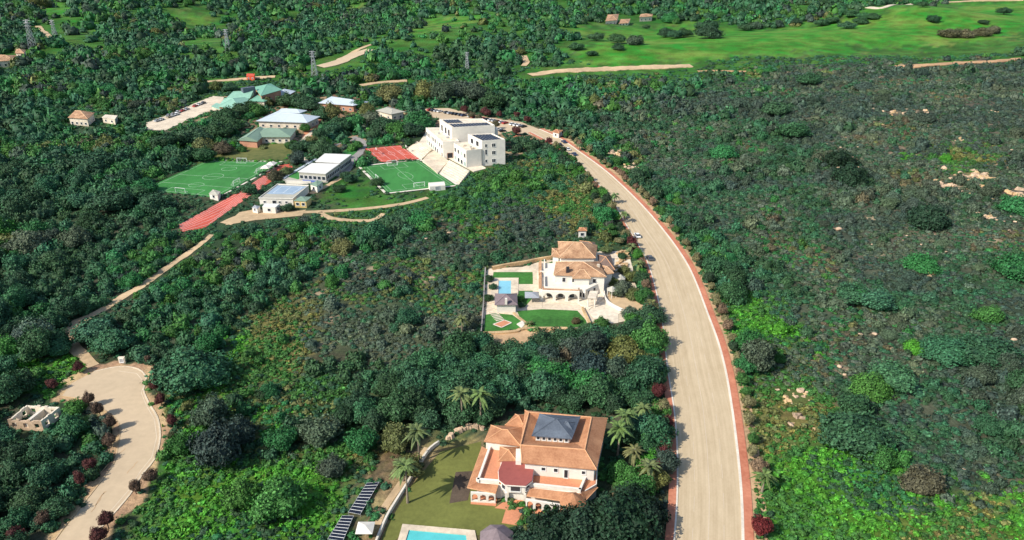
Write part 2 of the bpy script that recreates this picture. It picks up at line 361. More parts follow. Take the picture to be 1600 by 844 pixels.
# bare, tended or built ground: nothing tall grows here or stands in front of it
OPEN = [LEFT_KERB + [(p[0] + 16 * (p[1] + 100) / 800, p[1]) for p in RIGHT_KERB[::-1]], CULDESAC, PARKING, CAMPUS_RD, PITCH_L, TRACK, PITCH_R, COURT_R,
 [(665,190),(735,178),(795,210),(795,245),(770,262),(732,268),(715,290),(680,288),(635,235),(640,222),(665,205)],      # school and steps
 [(760,418),(840,400),(862,405),(866,370),(890,358),(940,380),(955,396),(985,390),(1005,430),(960,455),(1005,480),(990,498),(905,522),(885,528),(800,535),(757,520)], # villa 1
 [(740,780),(735,750),(762,690),(765,665),(830,640),(945,655),(945,700),(935,760),(912,800),(830,792),(780,770)],      # villa 2
 [(630,860),(640,790),(700,715),(755,690),(770,780),(805,800),(810,860)],[(500,860),(560,740),(600,750),(675,690),(700,690),(600,860)],
 [(402,312),(432,287),(450,275),(466,262),(505,238),(552,240),(528,264),(540,275),(528,290),(500,310),(480,325),(410,334)],
 [(340,150),(380,138),(418,126),(440,138),(425,158),(395,165),(372,172),(340,166)],[(425,146),(445,138),(462,142),(450,152),(432,152)],
 [(494,156),(530,148),(580,162),(560,170),(505,185)],[(400,180),(440,168),(500,182),(480,200),(460,222),(370,222),(395,200)],
 [(586,168),(606,165),(633,174),(630,186),(600,182)],[(525,176),(540,173),(548,188),(526,192)],[(103,190),(108,165),(135,163),(160,176),(182,178),(180,190)],
 [(0,102),(10,84),(42,82),(42,94),(10,106)],[(944,38),(950,24),(1022,24),(1024,38)],[(383,124),(383,112),(399,112),(399,124)],
 [(4,668),(36,628),(96,636),(76,676)],[(180,572),(184,558),(200,558),(202,572)],[(860,200),(885,202),(880,225),(862,222)],
 [(325,130),(335,122),(400,120),(425,118),(400,128),(375,138),(345,150),(330,140)]]
SOFT = []                                                  # low planting allowed
SAND_AREAS = [VERGE_CDS, [(757,522),(885,512),(905,520),(885,545),(800,560),(760,548)]]
WOODCLEAR = [[(330,250),(470,225),(478,240),(440,256)],[(485,330),(520,298),(548,272),(600,303),(690,294),(665,310),(600,324),(520,332)],[(350,352),(470,320),(680,296),(670,315),(600,328),(520,336),(390,345)]] + Z_GREEN[1:2] + Z_GREEN[6:7] + Z_MEADOW[:1]
def ring(L): return [GP(p) for p in L]
Z_MAQ = [[(985,200),(940,180),(960,165),(1045,145),(1180,112),(1250,150),(1240,260),(1300,300),(1250,400),(1330,470),(1300,520),(1215,480),(1150,430),(1100,350),(1040,290)],[(1330,430),(1600,380),(1700,480),(1600,560),(1400,560)],[(1300,590),(1600,600),(1620,740),(1400,720)],[(470,395),(640,370),(735,330),(700,345),(640,398),(520,425)]]
Z_MIX = [[(735,270),(850,245),(910,290),(935,335),(860,330),(740,330),(690,345),(560,355),(480,342),(600,324),(690,300)],[(1130,440),(1240,470),(1330,700),(1300,730),(1190,720),(1160,600)],[(230,640),(520,600),(620,700),(480,735),(250,735)]]
ZW = [(1, ring(Z_SCRUB)), (7, ring(Z_MAQ)), (8, ring(Z_MIX)), (2, ring(Z_SPARSE)), (3, ring(Z_MEADOW)), (4, ring(Z_GREEN)), (5, ring(Z_OLIVE)), (6, ring(Z_DRYG)), (9, ring(Z_GREEN[:1]))]
SOFTW = ring(Z_MEADOW[1:]); OPENW = ring(OPEN); CLEARW = ring(WOODCLEAR); SANDW = ring(SAND_AREAS)
EXTRA = []                                                 # (x, y, radius) discs filled in by tracks and the like
def zone(x, y):
    k = np.clip(np.hypot(x, y) / 220, .5, 4)
    wx = x + (fbm(x, y, 16, 31, 3) - .5) * 26 * k + (fbm(x, y, 4, 57, 1) - .5) * 7; wy = y + (fbm(x, y, 16, 47, 3) - .5) * 30 * k + (fbm(x, y, 4, 67, 1) - .5) * 9
    z = np.zeros(x.shape, int)
    for zid, polys in ZW:
        for p in polys: z[pip(wx, wy, p)] = zid
    return z
def inany(x, y, polys):
    r = np.zeros(x.shape, bool)
    for p in polys: r |= pip(x, y, p)
    return r
def nearline(x, y, pts):
    r = np.zeros(x.shape, bool)
    for (a, b, d) in pts:
        m = (np.abs(x - a) < d) & (np.abs(y - b) < d); r[m] |= (x[m] - a) ** 2 + (y[m] - b) ** 2 < d * d
    return r
# ------------------------------------------------------------------ the land, one sheet to beyond the horizon
ys = [-250.0]
while ys[-1] < 5000: 
    y_ = ys[-1]; ys.append(y_ + (10 if y_ < 60 else max(1.0, .0042 * y_ * max(1, y_ / 260))))
ys = np.array(ys); NX = 440
sx = np.linspace(-1, 1, NX); hw = .78 * np.clip(ys, 100, None) + 110
X = hw[:, None] * sx[None, :]; Y = np.repeat(ys[:, None], NX, 1); Zh = H(X, Y)
z_ = zone(X.ravel(), Y.ravel()); x_, y_ = X.ravel(), Y.ravel()
ZC = {0: ((.030,.060,.026), (.075,.075,.045)), 1: ((.042,.054,.036), (.105,.092,.066)), 2: ((.034,.060,.028), (.075,.085,.045)), 3: ((.030,.175,.014), (.085,.215,.026)), 7: ((.036,.066,.036), (.080,.088,.054)), 9: ((.024,.115,.014), (.050,.155,.022)), 8: ((.026,.085,.018), (.09,.12,.032)),
      4: ((.030,.155,.016), (.080,.20,.022)), 5: ((.075,.105,.030), (.17,.15,.048)), 6: ((.16,.15,.05), (.28,.2,.1))}
mixn = np.clip((fbm(x_, y_, 14, 3, 4) - .35) * 3.2, 0, 1)
colr = np.zeros((len(x_), 3)); acc = np.zeros((len(x_), 3)); z0_ = z_
for rep in range(4):
    zj = z0_ if rep == 0 else zone(x_ + rng.normal(size=len(x_)) * (2 + y_ / 120), y_ + rng.normal(size=len(x_)) * (3 + y_ / 90))
    for k, (a, b) in ZC.items():
        m = zj == k; acc[m] += (np.array(a) * (1 - mixn[m, None]) + np.array(b) * mixn[m, None]) / 4
colr = acc
farw = np.clip((y_ - 430) / 120, 0, 1) * (z0_ == 0); gcol = np.array((.026,.105,.014)) * (1 - mixn[:, None]) + np.array((.060,.150,.024)) * mixn[:, None]; colr = colr * (1 - farw[:, None]) + gcol * farw[:, None]
v_ = np.clip((fbm(x_, y_, 9, 77, 3) - .66) * 9, 0, 1) * np.isin(z_, (1, 2)) ; colr = colr * (1 - v_[:, None]) + np.array((.40,.30,.19)) * v_[:, None] * .8 + colr * v_[:, None] * .2
v_ = np.clip((fbm(x_, y_, 30, 88, 3) - .55) * 5, 0, 1) * np.isin(z_, (3,)) ; colr = colr * (1 - .5 * v_[:, None]) + np.array((.20,.24,.05)) * .5 * v_[:, None]
wx = x_ + (fbm(x_, y_, 6, 5, 2) - .5) * 6; wy = y_ + (fbm(x_, y_, 6, 6, 2) - .5) * 8
s_ = inany(wx, wy, SANDW); colr[s_] = np.array((.46, .31, .17))
s_ = inany(wx, wy, ring([[(340,150),(520,140),(640,170),(800,185),(860,210),(800,250),(660,210),(560,225),(480,240),(330,240),(300,200)]])); mm = s_ & (z_ == 0)
colr[mm] = np.array((.30, .21, .12)) * (.6 + .6 * mixn[mm, None])
me = bpy.data.meshes.new('ground'); NV = len(x_); NY = len(ys)
co = np.stack([x_, y_, Zh.ravel()], 1).astype(np.float32)
i, j = np.meshgrid(np.arange(NY - 1), np.arange(NX - 1), indexing='ij'); a = (i * NX + j).ravel()
quads = np.stack([a, a + 1, a + NX + 1, a + NX], 1).astype(np.int32)
def npmesh(name, co, faces, tint, m, smooth=False):
    me = bpy.data.meshes.new(name); k = faces.shape[1]; nf = len(faces)
    me.vertices.add(len(co)); me.vertices.foreach_set('co', np.ascontiguousarray(co, np.float32).ravel())
    me.loops.add(nf * k); me.loops.foreach_set('vertex_index', np.ascontiguousarray(faces, np.int32).ravel())
    me.polygons.add(nf); me.polygons.foreach_set('loop_start', (np.arange(nf) * k).astype(np.int32))
    if smooth is not False: me.polygons.foreach_set('use_smooth', np.ones(nf, bool) if smooth is True else smooth)
    me.update(calc_edges=True)
    if tint is not None:
        at = me.color_attributes.new('tint', 'FLOAT_COLOR', 'POINT')
        at.data.foreach_set('color', np.concatenate([tint, np.ones((len(tint), 1))], 1).astype(np.float32).ravel())
    me.materials.append(m); return me
me = npmesh('ground', co, quads, colr, M['land'], True)
gob = bpy.data.objects.new('ground', me); COL.objects.link(gob); struct(gob)

# ------------------------------------------------------------------ roads, pavements, tracks
def between(name, L, Rr, dz, m, thick=.3):
    """road surface between two surveyed kerb lines, draped"""
    def resamp(P, n):
        P = np.array(P); s = np.r_[0, np.cumsum(np.hypot(*np.diff(P, axis=0).T))]; t = np.linspace(0, s[-1], n)
        out = np.stack([np.interp(t, s, P[:, 0]), np.interp(t, s, P[:, 1])], 1)
        for _ in range(6): out[1:-1] = (out[:-2] + 2 * out[1:-1] + out[2:]) / 4
        return out
    n = 140; A = resamp(L, n); B = resamp(Rr, n); b = MB()
    for k in range(n):
        for q in (A[k], (A[k] + B[k]) / 2, B[k]):
            b.v.append((q[0], q[1], float(H(*q)) + dz)); b.v.append((q[0], q[1], float(H(*q)) + dz - thick))
    for k in range(n - 1):
        a = k * 6; c = a + 6
        b.f += [(a, a + 2, c + 2, c), (a + 2, a + 4, c + 4, c + 2), (a, c, c + 1, a + 1), (a + 4, a + 5, c + 5, c + 4)]
    ob = b.build(name, m)
    if m is M['road']:
        uvl = ob.data.uv_layers.new(name='along'); st = np.r_[0, np.cumsum(np.hypot(*np.diff((A + B) / 2, axis=0).T))]; wd = np.hypot(*(A - B).T)
        for lp in ob.data.loops:
            vi = lp.vertex_index; k = vi // 6; uvl.data[lp.index].uv = ((vi % 6) // 2 / 2 * wd[k], st[k])
    return ob, A, B
Lk, Rk = GP(LEFT_KERB), GP(RIGHT_KERB)
road, LA, RA = between('road', Lk, Rk, .06, M['road']); struct(road)
def side(A, d):  # line moved sideways by d metres (to the right of travel)
    A = np.array(A); t = np.gradient(A, axis=0); t /= np.linalg.norm(t, axis=1)[:, None]; return A + np.stack([t[:, 1], -t[:, 0]], 1) * d
o, _, _ = between('kerb', side(RA, 0), side(RA, .55), .17, M['kerb'], .4); struct(o)
o, _, _ = between('pavement', side(RA, .56), side(RA, 2.35), .18, M['redwalk'], .4); struct(o)
o, _, _ = between('kerb', side(LA, -.35), side(LA, 0), .17, M['kerb'], .4); struct(o)
o, _, _ = between('pavement', side(LA, -2.0), side(LA, -.36), .18, M['redwalk'], .4); struct(o)
o, _, _ = between('road_verge', side(RA, 2.36), side(RA, 5.2), .05, M['sand'], .3); struct(o)
mk = MB()
CL = (LA + RA) / 2
for off, wl in ((-3.1, .11), (3.0, .11)):
    S = side(CL, off)
    for k in range(len(S) - 1):
        if (k + (0 if off > 0 else 1)) % 4 < 2: line_strip(mk, S[k], S[k + 1], wl, .072)
S = side(CL, 0)
for k in range(0, len(S) - 1): line_strip(mk, S[k], S[k + 1], .14, .07)
struct(mk.build('road_marking', mat('worn_road_paint', (.55, .455, .33), .85, .1, 1)))
b = MB(); b.prism(GP(CULDESAC), .05, -.3); struct(b.build('cul_de_sac', M['asphalt2']))
cds = GP(CULDESAC)
seg = cds[0:11]; o, _ = ribbon('kerb', [(p[0] - .3, p[1]) for p in seg], .3, .1, M['dirt'], rag=.3); struct(o)
seg = cds[12:]; o, _ = ribbon('kerb', seg, .4, .12, mat('dusty_kerb', (.60, .50, .36), .9, .2, 2), rag=.2); struct(o)
FOOT += [cds, Lk + Rk[::-1]]; FOOT.append([tuple(p) for p in side(LA, -2.0)] + [tuple(p) for p in side(RA, 3.2)][::-1])
ins = shrink(cds, .93); mk = MB()
for k in range(13, 24): line_strip(mk, ins[k], ins[k + 1], .14, .062)
struct(mk.build('road_marking', mat('faded_edge_line', (.62, .52, .38), .85, .15, 2)))
cr = MB()                                                   # cracks in the old surface
for (p, q) in (((150,745),(182,715)),((182,715),(195,700)),((165,768),(150,790)),((198,740),(215,722)),((142,800),(165,768))):
    a, c = G(*p), G(*q); pts = [mid(a, c, t) for t in np.linspace(0, 1, 6)]
    pts = [(x + random.uniform(-.25, .25), y + random.uniform(-.25, .25)) for x, y, _ in pts]
    for k in range(5): line_strip(cr, pts[k], pts[k + 1], .16, .064)
struct(cr.build('road_crack', M['sand']))
struct(sheet('parking_road', GP(PARKING), .05, M['asphalt2']))
struct(sheet('campus_road', GP(CAMPUS_RD), .06, M['paving']))
def track(px, w_, m, name='path', dz=.12, rag=.35, keep=1.0):
    o, Q = ribbon(name, GP(px), w_, dz, m, rag=rag, seed=len(px)); struct(o)
    for (x, y, ww) in Q: EXTRA.append((x, y, ww / 2 * keep + 1.2))
    return o
track([(331,367),(308,386),(277,408),(245,430),(219,449),(192,464),(166,481),(143,494),(116,508),(108,525),(115,541),(130,557),(148,572)], [2.2,2.4,2.6,3,3,3,3.2,3.6,4.5,5.5,4,3.2,3], M['dirt'])
track([(352,350),(386,336),(410,333),(453,332),(499,331),(552,328),(602,323),(638,317),(668,309)], [5,6,4,3,3,3,3,3,2.6], M['dirt'], keep=1.4)
track([(499,332),(515,341),(552,345),(582,344),(599,334)], [2.6,3,3,2.8,2], M['dirt'])
struct(sheet('dirt_yard', GP([(352,352),(374,332),(405,326),(440,334),(478,328),(472,337),(400,344)]), .1, M['dirt']))
track([(538,275),(515,288),(485,303)], 2.6, M['dirt'], keep=1.6)
track([(552,214),(566,222),(564,236),(553,248),(544,264),(528,276)], [3,4,4,4,4,3], M['grey'], keep=1.5)
track([(494,202),(478,215),(470,224),(466,240),(480,255)], 3.2, M['paving'])
track([(505,236),(530,225),(555,218)], 2.0, M['grey'])
track([(500,105),(528,98),(550,88),(580,78)], [11,12,12,9], M['asphalt2'], dz=.5, rag=.15, keep=2.8)
track([(543,88),(560,78),(580,70)], 4, M['dirt'], dz=.4)
track([(563,134),(590,130),(612,128),(636,127)], 6, M['dirt'], dz=.4, keep=2)
track([(828,118),(870,112),(910,110),(960,108),(1010,106),(1080,103)], [8,11,12,12,11,9], M['dirt'], dz=.5, keep=2.8)
track([(1090,112),(1150,112),(1180,111)], 4, M['redsoil'], dz=.4, keep=2)
track([(1400,105),(1440,103),(1500,99),(1560,96),(1620,92)], 9, M['redsoil'], dz=.5, keep=2.6)
track([(60,41),(72,53),(84,64)], 5, M['dirt'], dz=.5, keep=2)
track([(1355,12),(1390,10),(1430,5),(1470,-2)], 7, M['paving'], dz=.6, keep=2)
track([(1480,4),(1540,1),(1600,-3)], 7, M['dirt'], dz=.6, keep=2)
track([(818,88),(822,97),(818,104)], 5, M['dirt'], dz=.6, keep=1.5)
track([(324,128),(350,126),(400,122),(430,120)], 7, M['dirt'], dz=.3, keep=1.5)
#--PART3--
# ------------------------------------------------------------------ buildings: helpers
def P2(pts, z): return [Z(px, py, z)[:2] for px, py in pts]
def walls(par, poly, z1, z0=-.6, m='white', name='wall'):
    FOOT.append([p[:2] for p in poly])
    return MB().prism(poly, z1, z0).build(name, M[m], par)
def flat_roof(par, poly, z, m='whiteroof', over=.25, th=.3, name='roof'):
    return MB().prism(offset(poly, over), z + th, z).build(name, M[m], par)
def parapet(par, poly, z, h=.7, t=.3, m='white', name='parapet', closed=True):
    b = MB(); n = len(poly); inn = offset(poly, -t)
    for i in range(n if closed else n - 1):
        j = (i + 1) % n; b.prism([poly[i], poly[j], inn[j], inn[i]], z + h, z)
    return b.build(name, M[m], par)
def hip(par, c, z, h, m='tile', over=.5, inset=None, name='roof', th=.22):
    """hip roof over the four plan corners c; ridge parallel to side c0-c1; inset 0 makes a gable"""
    c = offset(c, over) if over else list(c)
    L1 = math.dist(c[0], c[1]); W1 = math.dist(c[1], c[2]); ins = (W1 / 2 if inset is None else inset) / L1; ins = min(ins, .5)
    m0, m1 = mid(c[0], c[3]), mid(c[1], c[2]); r0, r1 = mid(m0, m1, ins), mid(m1, m0, ins)
    b = MB(); lo = [(*p[:2], z) for p in c]; up = [(*p[:2], z + th) for p in c]
    b.v = lo + up + [(*r0, z + h), (*r1, z + h)]
    b.f = [(3, 2, 1, 0), (0, 1, 5, 4), (1, 2, 6, 5), (2, 3, 7, 6), (3, 0, 4, 7), (4, 5, 9, 8), (5, 6, 9), (6, 7, 8, 9), (7, 4, 8)]
    o = b.build(name, M[m], par)
    # ridge and hip cappings
    rb = MB(); 
    if math.dist(r0, r1) > .5: rb.tube((*r0, z + h), (*r1, z + h), .13, .13, 5)
    for a, k in ((0, r0), (3, r0), (1, r1), (2, r1)): rb.tube((*c[a][:2], z + th), (*k, z + h), .11, .11, 5)
    rb.build('ridge_capping', M['ridge' + ('2' if m in ('tile2',) else '')] if m.startswith('tile') else M[m], o)
    return o
M['ridge'] = mat('ridge_tiles', (.62, .33, .17), .85, .2, 2); M['ridge2'] = mat('pale_ridge_tiles', (.68, .46, .28), .85, .2, 2)
def outn(p, q, cen):
    d = n2(p, q); n = np.array([d[1], -d[0]]); m_ = np.array(mid(p, q)) - np.array(cen)
    return d, (n if np.dot(n, m_) > 0 else -n)
def window(par, p, q, s, z, w_, h, cen, fm='frame', gm='glass', name='window'):
    d, n = outn(p, q, cen); c = np.array(p) + d * s
    def blk(b, o, ww, z0, z1, dep0, dep1):
        a = c + d * (o - ww / 2) + n * dep0; e = c + d * (o + ww / 2) + n * dep0; f = c + d * (o + ww / 2) + n * dep1; g = c + d * (o - ww / 2) + n * dep1
        b.prism([tuple(a), tuple(e), tuple(f), tuple(g)], z1, z0)
    b = MB()
    blk(b, 0, w_ + .3, z - .15, z, 0, .16); blk(b, 0, w_ + .3, z + h, z + h + .12, 0, .10)
    blk(b, -w_ / 2 - .07, .14, z, z + h, 0, .09); blk(b, w_ / 2 + .07, .14, z, z + h, 0, .09)
    o = b.build(name, M[fm], par); b = MB(); blk(b, 0, w_, z, z + h, -.02, .03)
    b.build('pane', M[gm], o); return o
def arcade(par, p, q, z0, z1, n, t=.45, m='white', sill=0, ztop=None, pier=.25, name='arcade'):
    """wall from p to q pierced by n round-headed arches"""
    p = np.array(p[:2], float); q = np.array(q[:2], float); L = np.linalg.norm(q - p); d = (q - p) / L; e = np.array([-d[1], d[0]]) * t
    b = MB(); bay = L / n; ow = bay * (1 - pier) / 2; spring = z1 - .35 - ow if z1 - .35 - ow > z0 + .8 else z0 + (z1 - z0) * .55
    rise = z1 - .35 - spring
    def q4(s0, s1, za0, za1, zb0, zb1):
        # slab between station s0 (z za0..za1) and s1 (zb0..zb1)
        A, B = p + d * s0, p + d * s1; k = len(b.v)
        for (pt, lo, hi) in ((A, za0, za1), (B, zb0, zb1)):
            for o in (0, 1):
                w_ = pt + e * o; b.v += [(w_[0], w_[1], lo), (w_[0], w_[1], hi)]
        b.f += [(k, k + 4, k + 5, k + 1), (k + 2, k + 3, k + 7, k + 6), (k, k + 2, k + 6, k + 4), (k + 1, k + 5, k + 7, k + 3), (k, k + 1, k + 3, k + 2), (k + 4, k + 6, k + 7, k + 5)]
    for i in range(n):
        c = (i + .5) * bay; q4(i * bay, c - ow, z0, z1, z0, z1); q4(c + ow, (i + 1) * bay, z0, z1, z0, z1)
        N_ = 10
        for k in range(N_):
            a0, a1 = math.pi * k / N_, math.pi * (k + 1) / N_
            s0, s1 = c - ow * math.cos(a0), c - ow * math.cos(a1); q4(s0, s1, spring + rise * math.sin(a0), z1, spring + rise * math.sin(a1), z1)
        if sill: q4(c - ow, c + ow, z0, z0 + sill, z0, z0 + sill)
    return b.build(name, M[m], par)
def solar(par, poly, z, nu, nv, name='solar_panel', gap=.12, tilt=.12):
    """panels in an nu by nv grid over the plan quad"""
    for j in range(nv):
        for i in range(nu):
            def at(u, v): return mid(mid(poly[0], poly[1], u), mid(poly[3], poly[2], u), v)
            u0, u1, v0, v1 = (i + gap / 2) / nu, (i + 1 - gap / 2) / nu, (j + gap) / nv, (j + 1 - gap) / nv
            q = [at(u0, v0), at(u1, v0), at(u1, v1), at(u0, v1)]; h = [0.1, .1, .1 + tilt, .1 + tilt]
            b = MB(); b.loft([(*q[k], z + h[k] - .05) for k in range(4)], [(*q[k], z + h[k]) for k in range(4)]); b.build(name, M['panel'], par)
def cen(poly): return (sum(p[0] for p in poly) / len(poly), sum(p[1] for p in poly) / len(poly))
def rect(a, b_, depth):
    """plan rectangle: front edge a-b_, going away by depth to the left of a->b_"""
    d = n2(a, b_); e = (-d[1] * depth, d[0] * depth)
    return [tuple(a[:2]), tuple(b_[:2]), (b_[0] + e[0], b_[1] + e[1]), (a[0] + e[0], a[1] + e[1])]
# ------------------------------------------------------------------ white school block
def cx(X, Y): return (640 + X / 7.03, 170 + Y / 7.03)
S = thing('school_building', G(740, 240), 'white flat-roofed school block with rooftop solar panels above the small green pitch', 'building')
zt, zl = 12.2, 8.4
B2 = P2([cx(795, 364), cx(1050, 347), cx(905, 280), cx(640, 290)], zt)
W2 = P2([cx(622, 472), cx(790, 452), cx(650, 372), cx(485, 388)], zl)
B1 = P2([cx(465, 217), cx(935, 190), cx(800, 118), cx(328, 124)], 14.5)
B1s = P2([cx(540, 268), cx(970, 240), cx(905, 180), cx(470, 215)], 11.2)
W1 = P2([cx(365, 374), cx(545, 366), cx(400, 215), cx(178, 218)], zl)
LK = P2([cx(545, 285), cx(660, 285), cx(640, 250), cx(520, 255)], 10.4)
for p_ in (B1, B1s, B2, W1, W2, LK): FOOT.append(p_)
for poly, z, nm, mm in ((B1, 14.5, 'north_block', 'white'), (B1s, 11.2, 'stair_block', 'white'), (B2, zt, 'end_block', 'white'), (W1, zl, 'classroom_wing', 'white'), (W2, zl, 'classroom_wing', 'white'), (LK, 10.4, 'glazed_link', 'paleglass')):
    wb = MB().prism(poly, z, -.8).build(nm, M[mm], S)
    if nm != 'glazed_link':
        MB().prism(offset(poly, -.35), z + .06, z - .1).build('roof', M['cream'], wb); parapet(wb, poly, z - .002, .55, .3)
solar(S, [mid(B2[0], B2[2], .08), mid(B2[1], B2[3], .09), mid(B2[2], B2[0], .1), mid(B2[3], B2[1], .1)], zt + .25, 6, 5)
q = B1
solar(S, [mid(mid(q[0], q[3], .08), mid(q[1], q[2], .08), .06), mid(mid(q[0], q[3], .08), mid(q[1], q[2], .08), .94), mid(mid(q[0], q[3], .42), mid(q[1], q[2], .42), .94), mid(mid(q[0], q[3], .42), mid(q[1], q[2], .42), .06)], 14.75, 12, 3)
solar(S, [mid(mid(q[0], q[3], .55), mid(q[1], q[2], .55), .05), mid(mid(q[0], q[3], .55), mid(q[1], q[2], .55), .42), mid(mid(q[0], q[3], .94), mid(q[1], q[2], .94), .42), mid(mid(q[0], q[3], .94), mid(q[1], q[2], .94), .05)], 14.75, 6, 3)
c_ = cen(B2); L_ = math.dist(B2[0], B2[1])
for z in (1.6, 5.6, 9.4):
    window(S, B2[0], B2[1], L_ * .17, z, .9, 1.5 if z != 5.6 else 2.6, c_)
    for k in (.46, .54): window(S, B2[0], B2[1], L_ * k, z, .8, 1.6, c_)
for poly in (W1, W2):
    c_ = cen(poly); L_ = math.dist(poly[0], poly[3]); n = max(4, int(L_ / 3.6))
    for z in (.7, 4.9):
        for k in range(n): window(S, poly[3], poly[0], L_ * (k + .5) / n, z, 2.0, 2.1, c_, gm='glass' if (k + int(z)) % 3 else 'paleglass')
c_ = cen(B1); L_ = math.dist(B1[0], B1[3])
for k in (.2, .5, .75): window(S, B1[3], B1[0], L_ * k, 9.6, 2.4, 3.2, c_, gm='dark')
c_ = cen(B2); L_ = math.dist(B2[0], B2[3])
for k in (.3, .68): window(S, B2[3], B2[0], L_ * k, 9.0, 2.6, 2.4, c_, gm='dark')
window(S, W1[0], W1[1], 3.4, .3, 2.6, 2.6, cen(W1), gm='dark', fm='brick', name='doorway')
for k in range(14):                                            # plant on the roofs
    poly = random.choice((W1, W1, B1s, W2)); z = {id(W1): zl, id(B1s): 11.2, id(W2): zl}[id(poly)]
    c = mid(mid(poly[0], poly[1], random.uniform(.2, .8)), mid(poly[3], poly[2], random.uniform(.2, .8)), random.uniform(.1, .9)); MB().box(c, n2(poly[0], poly[1]), (random.uniform(.8, 2), .9), z + .05, z + random.uniform(.6, 1.2)).build('roof_unit', M['metal' if k % 2 else 'cream'], S)
# stepped terraces beside the pitch
def stepsq(label, low0, low1, up1, up0, z1, n=8):
    FOOT.append([low0, low1, up1, up0]); o = MB()
    for k in range(n):
        t0, t1 = k / n, (k + 1) / n
        o.prism([mid(low0, up0, t0), mid(low1, up1, t0), mid(low1, up1, 1), mid(low0, up0, 1)], z1 * t1, z1 * t0 if k else -.5)
    ob = o.build('bleachers', M['cream']); tag(ob, label, 'bleachers'); return ob
stepsq('upper flight of white concrete steps beside the red court', Z(635, 233, 0)[:2], Z(657, 251, 0)[:2], Z(675, 233, 1.8)[:2], Z(652, 221, 1.8)[:2], 1.8)
stepsq('lower flight of white concrete steps between the school and the green pitch', Z(686, 272, 0)[:2], Z(716, 290, 0)[:2], Z(734, 267, 2)[:2], Z(702, 250, 2)[:2], 2.0)
FOOT.append(GP([(650,215),(668,203),(690,215),(770,262),(738,272),(716,292),(684,272),(655,250),(634,234)]))
b = MB(); b.prism(P2([(660, 250), (684, 270), (701, 251), (676, 233)], .9), .9, -.4); struct(b.build('terrace', M['paving']))
b = MB(); b.prism(P2([(655, 222), (675, 233), (740, 268), (760, 263), (690, 215), (668, 203)], .35), .35, -.4); struct(b.build('forecourt', M['cream']))
# ------------------------------------------------------------------ pitches and courts
def quad_at(q, u, v): return mid(mid(q[0], q[1], u), mid(q[3], q[2], u), v)
def field(name, px, m, dz, lines, lw=.16):
    lw *= .62
    q = GP(px); o = sheet(name, q, dz, M[m], thick=.5); struct(o); b = MB(); z = dz + .012
    for l in lines:
        for k in range(len(l) - 1): line_strip(b, quad_at(q, *l[k]), quad_at(q, *l[k + 1]), lw, z)
    if lines: struct(b.build('field_marking', M['line' if m == 'court' else 'fline']))
    return q
def circ(u, v, ru, rv, a0=0, a1=360, n=20): return [(u + ru * math.cos(R(a0 + (a1 - a0) * k / n)), v + rv * math.sin(R(a0 + (a1 - a0) * k / n))) for k in range(n + 1)]
FL = [[(.03,.04),(.97,.04),(.97,.96),(.03,.96),(.03,.04)],[(.5,.04),(.5,.96)],circ(.5,.5,.09,.12),[(.03,.28),(.14,.28),(.14,.72),(.03,.72)],[(.97,.28),(.86,.28),(.86,.72),(.97,.72)],
      [(.25,.04),(.25,.96)],circ(.25,.5,.06,.09),circ(.75,.5,.06,.09)]
# left field: quad order left-bottom, left-top, right-top, right-bottom
QL = field('football_pitch', [PITCH_L[0], PITCH_L[1], PITCH_L[2], PITCH_L[3]], 'turf', .05, FL, .26)
QR = field('football_pitch', PITCH_R, 'turf', .22, [[(.03,.05),(.97,.05),(.97,.95),(.03,.95),(.03,.05)],[(.5,.05),(.5,.95)],circ(.5,.5,.1,.14),[(.3,.05),(.3,.2),(.7,.2),(.7,.05)],[(.3,.95),(.3,.8),(.7,.8),(.7,.95)],[(.08,.05),(.08,.95)],[(.92,.05),(.92,.95)]], .2)
QC = field('basketball_court', COURT_R, 'court', .3, [[(.04,.05),(.96,.05),(.96,.95),(.04,.95),(.04,.05)],[(.5,.05),(.5,.95)],[(.04,.35),(.2,.35),(.2,.65),(.04,.65)],[(.96,.35),(.8,.35),(.8,.65),(.96,.65)],circ(.5,.5,.08,.12),circ(.2,.5,.06,.15,-90,90,8),circ(.8,.5,.06,.15,90,270,8),[(.28,.05),(.28,.95)],[(.72,.05),(.72,.95)]], .13)
QT = GP(TRACK); struct(sheet('running_track', QT, .03, M['court'], thick=.4))
b = MB()
for k in range(7):
    t = .08 + .14 * k; line_strip(b, mid(QT[0], QT[7], t), mid(QT[1], QT[6], t), .10, .042); line_strip(b, mid(QT[1], QT[6], t), mid(QT[2], QT[5], t), .10, .042)
struct(b.build('field_marking', M['line']))
b = MB()
for i in range(4):
    a, c = QR[i], QR[(i + 1) % 4]; d, n = outn(a, c, cen(QR)); line_strip(b, (a[0] + n[0] * .8 - d[0] * .8, a[1] + n[1] * .8 - d[1] * .8), (c[0] + n[0] * .8 + d[0] * .8, c[1] + n[1] * .8 + d[1] * .8), 1.3, .3)
struct(b.build('pitch_kerb', M['kerb']))
b = MB(); a, c = QL[1], QL[2]; d, n = outn(a, c, cen(QL)); line_strip(b, (a[0] + n[0], a[1] + n[1]), (c[0] + n[0], c[1] + n[1]), 1.2, .12)
a, c = QL[2], QL[3]; d, n = outn(a, c, cen(QL)); line_strip(b, (a[0] + n[0], a[1] + n[1]), (c[0] + n[0], c[1] + n[1]), 1.0, .12); struct(b.build('pitch_kerb', M['kerb']))
